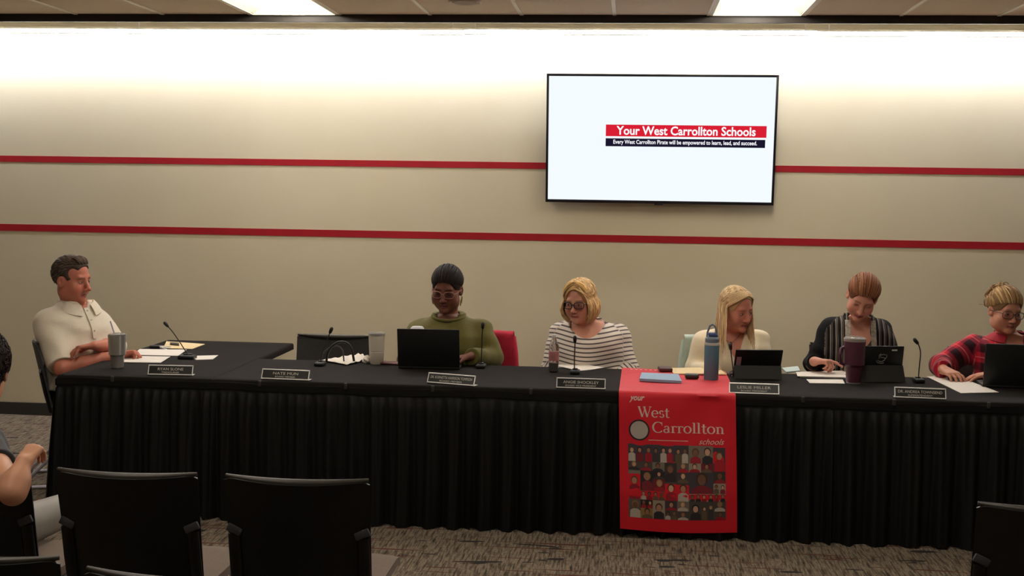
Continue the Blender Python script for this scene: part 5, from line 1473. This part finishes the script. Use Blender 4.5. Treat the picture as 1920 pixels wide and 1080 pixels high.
M_MIC = mat('black_microphone', (20, 19, 19), .45)
M_GOOSE = mat('dark_gooseneck', (52, 46, 42), .4, metal=.5)
def mic(bx, pts, Y, lab, bs=(.055, .085), rz=0., Yh=None):
    b_ = on(*bx); t = empty('microphone', (b_.x, b_.y, TZ+.001)); o = Vector(t.location); Yh = Yh if Yh else b_.y
    q = B(); q.box((0, 0, .011), (bs[0], bs[1], .022), .008, 3, M=Matrix.Rotation(rz, 4, 'Z')); q.box((0, bs[1]*.2, .024), (bs[0]*.5, bs[1]*.35, .010), .004, 2, M=Matrix.Rotation(rz, 4, 'Z')); q.build('base', M_MIC, t, 40)
    n = len(pts); P_ = []
    for i, (x, y) in enumerate(pts):
        f = i/(n-1); P_.append(at(x, y, b_.y+(Yh-b_.y)*f)-o)
    P_[0].z = max(.012, min(P_[0].z, .03))
    # smooth the neck
    S = []
    for i in range(n-1):
        p0, p1, p2, p3 = P_[max(0, i-1)], P_[i], P_[i+1], P_[min(n-1, i+2)]
        for k in range(6):
            s = k/6; S.append(.5*((2*p1)+(p2-p0)*s+(2*p0-5*p1+4*p2-p3)*s*s+(3*p1-p0-3*p2+p3)*s**3))
    S.append(P_[-1])
    q = B(); q.tube(S, .0032, 8); q.build('gooseneck', M_GOOSE, t, 80)
    d = (S[-1]-S[-3]); d.normalize(); e = S[-1]
    q = B(); q.lathe([(.0035, -.010), (.008, -.004), (.0095, .004), (.0105, .014), (.0100, .024), (.006, .031), (0, .033)], 14, M=Matrix.Translation(e) @ Vector((0, 0, 1)).rotation_difference(d).to_matrix().to_4x4()); q.build('capsule', M_MIC, t, 60)
    tag(t, lab, 'microphone', 'gooseneck microphones')
mic((351, 673), [(354, 668), (340, 646), (325, 624), (314, 611)], 7.1, 'gooseneck microphone leaning left on the end table above its papers', (.10, .07))
mic((600, 686), [(601, 679), (603, 666), (609, 648), (617, 628), (619, 623)], 6.94, 'gooseneck microphone in front of the empty chair')
mic((902, 690), [(902, 684), (903, 660), (904, 630), (905, 614)], 7.06, 'gooseneck microphone beside the laptop, against the green sweatshirt')
mic((1078, 701), [(1077, 693), (1077, 670), (1078, 650), (1078, 640)], 6.9, 'gooseneck microphone standing before the striped top')
mic((1377, 705), [(1375, 698), (1373, 680), (1371, 664), (1370, 654)], 7.05, 'thin gooseneck microphone behind the tablet, before the cream top')
mic((1722, 717), [(1722, 708), (1724, 685), (1726, 662), (1723, 648), (1720, 643)], 6.97, 'gooseneck microphone between the cardigan and the plaid shirt')

def thing_lathe(name, px, parts, lab, cat, seg=28):
    b_ = on(*px); t = empty(name, (b_.x, b_.y, TZ+.001))
    for nme, prof, m in parts:
        q = B(); q.lathe(prof, seg); q.build(nme, m, t, 40)
    tag(t, lab, cat); return t
M_STEEL = mat('brushed_steel', (196, 192, 186), .3, metal=.75, bump=.02, bscale=60, stretch=(1, 1, 30))
M_CLEAR = mat('clear_lid', (232, 230, 226), .15, trans=.85)
t = thing_lathe('tumbler', (220, 690), [('body', [(.0, 0), (.031, 0), (.034, .003), (.038, .068), (.039, .071), (.046, .076), (.050, .182), (.051, .186), (.0485, .186), (.046, .17), (0, .165)], M_STEEL), ('lid', [(.047, .180), (.0465, .190), (.042, .193), (.0, .191)], M_CLEAR)], 'stainless steel tumbler with a straw on the corner of the end table', 'tumbler')
q = B(); q.tube([(-.012, .004, .03), (-.016, .002, .19), (-.036, -.004, .262)], .0038, 10); q.build('straw', mat('lilac_straw', (190, 186, 206), .3, alpha=.85), t, 60)
M_WHT = mat('white_powder_coat', (206, 196, 180), .5)
thing_lathe('tumbler', (706, 682.5), [('body', [(0, 0), (.036, 0), (.039, .004), (.043, .072), (.0415, .0735), (.0415, .075), (.0435, .077), (.047, .168), (.045, .168), (.04, .15), (0, .15)], M_WHT), ('rim', [(.0455, .167), (.0475, .167), (.0478, .180), (.0455, .181)], M_STEEL), ('lid', [(.045, .177), (.043, .186), (.015, .187), (.0, .186)], M_CLEAR)], 'white insulated tumbler with steel rim beside the crumpled napkin', 'tumbler')
M_PUR = mat('burgundy_powder_coat', (80, 36, 54), .45)
t = thing_lathe('tumbler', (1600, 719), [('foot', [(0, 0), (.037, 0), (.038, .006), (.038, .009)], M_STEEL), ('body', [(.0385, .008), (.040, .012), (.044, .085), (.046, .096), (.055, .104), (.0585, .232), (.055, .232), (.05, .21), (0, .21)], M_PUR), ('rim', [(.0565, .231), (.0592, .231), (.0596, .246), (.0565, .247)], M_STEEL), ('lid', [(.056, .243), (.055, .252), (.048, .255), (.0, .252)], M_CLEAR)], 'tall burgundy tumbler with steel rim in front of the cardigan', 'tumbler')
q = B(); q.tube([(-.050, 0, .20), (-.074, -.012, .19), (-.078, -.014, .15), (-.074, -.012, .11), (-.050, 0, .10)], [.009, .009, .008, .009, .009], 10); q.build('handle', M_PUR, t, 60)
M_TEAL = mat('slate_blue_coat', (82, 120, 136), .45); M_TEAL2 = mat('grey_blue_lid', (104, 120, 134), .5); M_BLUE = mat('blue_spout', (74, 88, 140), .4)
t = thing_lathe('water_bottle', (1333, 713.5), [('body', [(0, 0), (.037, 0), (.0395, .004), (.0405, .190), (.039, .198), (.0, .198)], M_TEAL), ('collar', [(.040, .194), (.041, .195), (.041, .206), (.039, .209), (.0, .209)], mat('pale_grey_ring', (176, 178, 170), .4)), ('lid', [(.037, .206), (.038, .230), (.030, .240), (0, .241)], M_TEAL2)], 'slate blue water bottle with carry loop on the red banner', 'bottle')
q = B(); q.box((.0, 0, .252), (.042, .026, .024), .008, 3); q.box((.022, 0, .248), (.018, .02, .014), .005); q.build('spout', M_BLUE, t, 40)
q = B(); q.tube([(-.028, 0, .232), (-.026, 0, .262), (-.014, 0, .298), (.0, 0, .307), (.014, 0, .298), (.024, 0, .268), (.026, 0, .236)], .0055, 10, flat=.7); q.build('carry_loop', M_TEAL2, t, 60)
M_PET = mat('clear_plastic', (226, 222, 218), .08, trans=.92); M_COLA = mat('cola', (24, 10, 10), .12); M_LABEL = mat('red_white_label', (168, 108, 110), .5, noise=.25, nscale=30)
t = thing_lathe('soda_bottle', (1038, 697.5), [('shell', [(0, .0), (.022, .0), (.028, .006), (.0275, .03), (.0285, .06), (.029, .12), (.027, .150), (.016, .176), (.0115, .190), (.0115, .2), (0, .2)], M_PET), ('drink', [(0, .001), (.021, .001), (.0268, .007), (.0264, .03), (.0272, .052), (0, .052)], M_COLA), ('label', [(.0288, .066), (.0295, .066), (.0298, .116), (.0288, .116)], M_LABEL), ('cap', [(0, .213), (.0125, .213), (.0135, .210), (.0135, .196), (.0, .196)], mat('pale_cap', (206, 200, 196), .4))], 'nearly empty plastic cola bottle beside the striped top', 'bottle')
CT = at(783, 611, on(782, 683).y).z-TZ-.001-.199
thing_lathe('paper_cup', (782, 683), [('body', [(0, 0), (.030, 0), (.041, .165+CT), (.0, .165+CT)], mat('white_paper_cup', (222, 218, 214), .6)), ('lid', [(.0425, .160+CT), (.0435, .172+CT), (.041, .176+CT), (.039, .186+CT), (.030, .196+CT), (.0, .199+CT)], mat('white_lid', (222, 222, 226), .35))], 'white domed cup top showing just above the black laptop', 'cup')

# laptops and tablets
M_LAP = mat('black_laptop_shell', (17, 17, 16), .5); M_KEY = mat('dark_keyboard', (30, 30, 32), .5); M_SCRB = mat('dim_display', (30, 34, 40), .3)
def laptop(pl, pr, W, H, tilt, lab, rz=None, logo=False):
    a, b_ = on(*pl), on(*pr); d = b_-a; rz = math.atan2(d.y, d.x) if rz is None else rz; c = (a+b_)/2
    t = empty('laptop', (c.x, c.y, TZ+.001), rz)
    q = B(); q.box((0, .12, .009), (W, .235, .014), .004); q.build('base', M_LAP, t, 40)
    kb = B()
    for r in range(5):
        for k in range(13): kb.box((-W*.42+W*.84*(k+.5)/13, .06+.021*r, .0175), (W*.055, .016, .003))
    kb.build('keys', M_KEY, t)
    M = Matrix.Translation((0, .004, .014)) @ Matrix.Rotation(R(tilt), 4, 'X')
    q = B(); q.M = M; q.box((0, 0, H/2), (W, .009, H), .004); l = q.build('lid', M_LAP, t, 40)
    q = B(); q.M = M; q.box((0, .0050, H/2), (W-.02, .001, H-.03)); q.build('display', M_SCRB, l)
    tag(t, lab, 'laptop')
laptop((748, 691.5), (860, 694), .352, .228, 14, 'open black laptop in front of the green sweatshirt, lid towards the room')
laptop((1853, 727), (1960, 731), .350, .232, 10, 'open black laptop at the right edge, in front of the plaid shirt')
def tablet(pl, pr, W, H, tilt, lab, flap, sticker=None, swirl=False):
    a, b_ = on(*pl), on(*pr); d = b_-a; rz = math.atan2(d.y, d.x); c = (a+b_)/2
    t = empty('tablet', (c.x, c.y, TZ+.001), rz)
    M = Matrix.Translation((0, .05, .010)) @ Matrix.Rotation(R(tilt), 4, 'X')
    q = B(); q.M = M; q.box((0, 0, H/2), (W, .009, H), .004); l = q.build('screen_panel', mat('black_tablet_back', (14, 13, 13), .4), t, 40)
    q = B(); q.M = M; q.box((0, .005, H/2), (W-.016, .001, H-.016)); q.build('display', M_SCRB, l)
    # folio flap leaning from the panel down to the table on the room side
    top = M @ Vector((0, -.006, H*.42)); q = B(); th = math.atan2(top.y+.012, top.z)
    q.poly([(-W/2, -.012, .002), (W/2, -.012, .002), (W/2, top.y, top.z), (-W/2, top.y, top.z)], .004); q.build('folio_flap', mat('charcoal_folio', (32, 31, 31), .6), t)
    q = B(); q.box((0, .15, .005), (W, .17, .009), .003); q.build('keyboard', mat('grey_keyboard', (96, 92, 88), .5), t, 40)
    if sticker:
        for (x0, x1, z0, z1, m) in sticker:
            q = B(); q.M = M; q.box(((x0+x1)/2*W, -.0052, (z0+z1)/2*H), ((x1-x0)*W, .001, (z1-z0)*H)); q.build('sticker', m, l)
    if swirl:
        q = B(); q.M = M
        def pl_(pts, r=.0028): q.tube([(x*W, -.006, z*H) for x, z in pts], r, 5)
        pl_([(-.08, .58), (-.05, .54), (.02, .54), (.07, .58), (.08, .64), (.03, .66), (-.02, .66), (-.03, .72), (.02, .75), (.08, .74)])
        pl_([(-.11, .56), (-.09, .51), (-.02, .485), (.06, .50)]); pl_([(.07, .60), (.11, .66), (.115, .75)]); pl_([(-.05, .63), (-.06, .71), (-.02, .77)])
        q.build('swirl_logo', mat('grey_logo_print', (120, 116, 112), .5), l)
    tag(t, lab, 'tablet')
tablet((1378, 711), (1463, 712), .262, .175, 26, 'black tablet on a folio stand in front of the cream top', 0, [(-.46, -.36, .30, .74, mat('mauve_sticker', (150, 132, 134), .5))])
tablet((1616, 717), (1693, 717), .250, .190, 9, 'black tablet with a grey swirl logo in front of the cardigan', 0, [(.22, .34, .86, .90, mat('white_sticker', (214, 210, 204), .5))], True)

# papers and folders
M_PAPER = mat('white_paper', (232, 224, 214), .8, noise=.02, nscale=30)
M_MAN = mat('manila_card', (232, 208, 160), .75)
def sheet(name, pts, m, lab, cat, th=.0016, lift=.0012, curl=0., layers=1, z=None):
    C = [on(x, y, TZ+lift) for x, y in pts]; c = sum(C, Vector())/4
    q = B(); rnd = random.Random(len(lab))
    for k in range(layers):
        dx = Vector((rnd.uniform(-.006, .006), rnd.uniform(-.006, .006), 0))*k
        def fn(u, v):
            p = (C[0]*(1-u)+C[1]*u)*(1-v)+(C[3]*(1-u)+C[2]*u)*v
            return (p-c+dx+Vector((0, 0, th/2+k*th*1.2+curl*(u-.5)**2*4+.0)), Vector((0, 0, 1)))
        q.shell(fn, 8, 6, th)
    o = q.build(name, m, None, 50); o.location = c
    return tag(o, lab, cat)
sheet('paper_sheet', [(262, 655), (350, 656), (334, 667.5), (248, 665.5)], M_PAPER, 'white sheet of paper on the end table nearer the wall', 'paper', .002)
sheet('paper_sheet', [(232, 668), (318, 669.5), (300, 681), (228, 680)], M_PAPER, 'white sheet of paper on the end table beside the steel tumbler', 'paper', .002, layers=2)
sheet('manila_folder', [(312, 641), (384, 646), (360, 655), (306, 653.5)], M_MAN, 'cream manila folder at the far side of the end table', 'folder', .004, .002)
sheet('note_card', [(352, 668), (409, 666.5), (399, 674), (368, 675)], M_PAPER, 'small white card with a grey block beside the end table microphone', 'card', .002)
sheet('marker_pen', [(319, 644.3), (336, 645.5), (336, 648.5), (319, 647)], mat('dark_pen', (58, 54, 50), .4), 'dark pen lying on the manila folder', 'pen', .010, .007)
b_ = on(303, 654); t = empty('key_bunch', (b_.x, b_.y, TZ+.0015))
q = B(); rk = random.Random(3)
for k in range(5):
    a = rk.uniform(-1.2, 1.2); q.box((.03, 0, .002+.003*k), (.055, .010, .0022), .0008, 1, M=Matrix.Rotation(a, 4, 'Z')); q.lathe([(0, .003), (.012, .003), (.012, 0)], 10, M=Matrix.Translation((.0, 0, .002+.003*k)) @ Matrix.Rotation(a, 4, 'Z'))
q.build('keys', M_SILV, t)
q = B(); q.tube([(.016*math.cos(x), .016*math.sin(x), .012+.004*math.sin(2*x)) for x in [k*.35 for k in range(19)]], .0015, 6); q.build('ring', M_SILV, t)
q = B(); q.box((-.045, .01, .010), (.07, .036, .018), .008, 3); q.build('fob', mat('dark_fob', (46, 44, 42), .4), t, 40)
tag(t, 'bunch of silver keys with dark fob beside the manila folder', 'keys')
sheet('paper_sheet', [(1033, 684.5), (1088, 684), (1133, 690), (1086, 696.5)], M_PAPER, 'white sheet angled on the table edge below the striped top', 'paper', .002, curl=.003)
sheet('paper_sheet', [(1497, 700), (1585, 697.5), (1588, 710), (1500, 708)], M_PAPER, 'stack of white papers left of the burgundy tumbler', 'paper', .002, layers=4)
sheet('paper_sheet', [(1512, 711.5), (1580, 712), (1584, 719.5), (1518, 718.5)], M_PAPER, 'single white sheet just in front of the paper stack', 'paper', .0018)
sheet('paper_sheet', [(1738, 706.5), (1795, 706), (1873, 736), (1802, 737.5)], M_PAPER, 'large white sheet under the mouse in front of the plaid shirt', 'paper', .002)
sheet('note_pad', [(1466, 692), (1496, 689), (1500, 697), (1474, 700)], mat('pale_aqua_paper', (196, 212, 208), .8), 'pale aqua pad between the tablet and the paper stack', 'note pad', .008)
sheet('manila_folder', [(1257, 692), (1345, 690), (1362, 703), (1263, 702)], M_MAN, 'cream manila folder on the red banner behind the water bottle', 'folder', .006, .008)
sheet('blue_folder', [(1203, 703), (1272, 706), (1278, 719), (1199, 714.5)], mat('pale_blue_card', (140, 166, 190), .5), 'pale blue folder lying on the red banner', 'folder', .014, .008)
def slab(name, px, size, rz, m, lab, cat, lift=.002, bevel=.006):
    b_ = on(*px); q = B(); q.box((0, 0, size[2]/2), size, bevel, 3); o = q.build(name, m, None, 40); o.location = (b_.x, b_.y, TZ+lift); o.rotation_euler = (0, 0, rz); return tag(o, lab, cat)
slab('glasses_case', (1297, 712), (.076, .05, .026), .05, mat('dark_green_case', (50, 52, 46), .5), 'small dark case on the red banner beside the blue bottle', 'case', .0075, .010)
slab('wallet', (1247, 698), (.075, .09, .022), .1, mat('brown_leather', (74, 36, 34), .5), 'dark brown wallet on the red banner touching the manila folder', 'wallet', .0075)
slab('phone', (733, 683), (.085, .15, .012), 1.4, mat('dark_red_case', (88, 24, 34), .4), 'phone in a dark red case between the white tumbler and the laptop', 'phone')
# crumpled napkin
b_ = on(648, 680); q = B(); rn = random.Random(8)
C4 = [on(604, 677.5), on(668, 669.5), on(694, 676), on(650, 686)]
def nap(u, v):
    p = (C4[0]*(1-u)+C4[1]*u)*(1-v)+(C4[3]*(1-u)+C4[2]*u)*v
    e = u*.9+.1
    z = .006+.016*e*abs(math.sin(u*7+v*3))*(.4+v*(1-v)*2)+.010*e*math.sin(u*13+v*9)**2
    return (Vector((p.x-b_.x, p.y-b_.y, z)), Vector((0, 0, 1)))
q.shell(nap, 22, 14, .0025); o = q.build('napkin', mat('white_tissue', (236, 226, 212), .9), None, 70); o.location = (b_.x, b_.y, TZ+.001)
tag(o, 'white paper napkin spread on the table left of the white tumbler', 'napkin')
b_ = on(688, 681.5); q = B()
def ball(u, v):
    a, f = u*2*math.pi, (v-.5)*math.pi; r = .024+.005*math.sin(a*3+f*4)+.004*math.sin(a*7+f*5+1)
    if u in (0., 1.): r = .024+.005*math.sin(f*4)+.004*math.sin(f*5+1)
    return Vector((r*math.cos(f)*math.cos(a), r*math.cos(f)*math.sin(a), .022+r*.85*math.sin(f)))
q.grid(ball, 22, 12); o = q.build('crumpled_tissue', mat('white_tissue', (236, 226, 212), .9), None, 60); o.location = (b_.x, b_.y, TZ+.001)
tag(o, 'crumpled white tissue ball touching the white tumbler', 'tissue')
# loops of black cable behind the microphone
for (pts, r, lab) in (([(612, 676), (615, 662), (624, 648), (638, 641), (652, 644), (660, 657), (664, 674)], .0072, 'thick black cable loop standing on the table before the empty chair'), ([(600, 676), (607, 662), (619, 652), (632, 649), (642, 657), (645, 674)], .0045, 'thin dark grey cable loop beside the thick black one')):
    P_ = [at(x, y, 7.10) for x, y in pts]; c = Vector((P_[0].x, 7.10, TZ)); q = B(); S = []
    P_[0].z = P_[-1].z = TZ+.006
    for i in range(len(P_)-1):
        p0, p1, p2, p3 = P_[max(0, i-1)], P_[i], P_[i+1], P_[min(len(P_)-1, i+2)]
        for k in range(6):
            s = k/6; S.append(.5*((2*p1)+(p2-p0)*s+(2*p0-5*p1+4*p2-p3)*s*s+(3*p1-p0-3*p2+p3)*s**3)-c)
    S.append(P_[-1]-c)
    q.tube(S, r, 8); o = q.build('cable_loop', mat('black_cable', (22, 21, 21), .5) if r > .006 else mat('grey_cable', (70, 67, 64), .5), None, 80); o.location = c
    tag(o, lab, 'cable')
# mouse under the plaid arm's hand
b_ = on(1791, 717); q = B()
def ms(u, v):
    a, f = u*2*math.pi, v*math.pi/2
    return Vector((.032*math.cos(f)*math.cos(a), .052*math.cos(f)*math.sin(a), .026*math.sin(f)))
q.grid(ms, 20, 8); t = q.build('computer_mouse', mat('dark_grey_mouse', (60, 56, 58), .4), None, 60); t.location = (MOUSE[0], MOUSE[1], TZ+.004); t.rotation_euler = (0, 0, R(28))
q = B(); q.box((0, .026, .026), (.005, .014, .008), .002); q.build('scroll_wheel', mat('black_wheel', (18, 18, 18), .5), t)
tag(t, 'dark computer mouse on the white sheet under a hand', 'mouse')
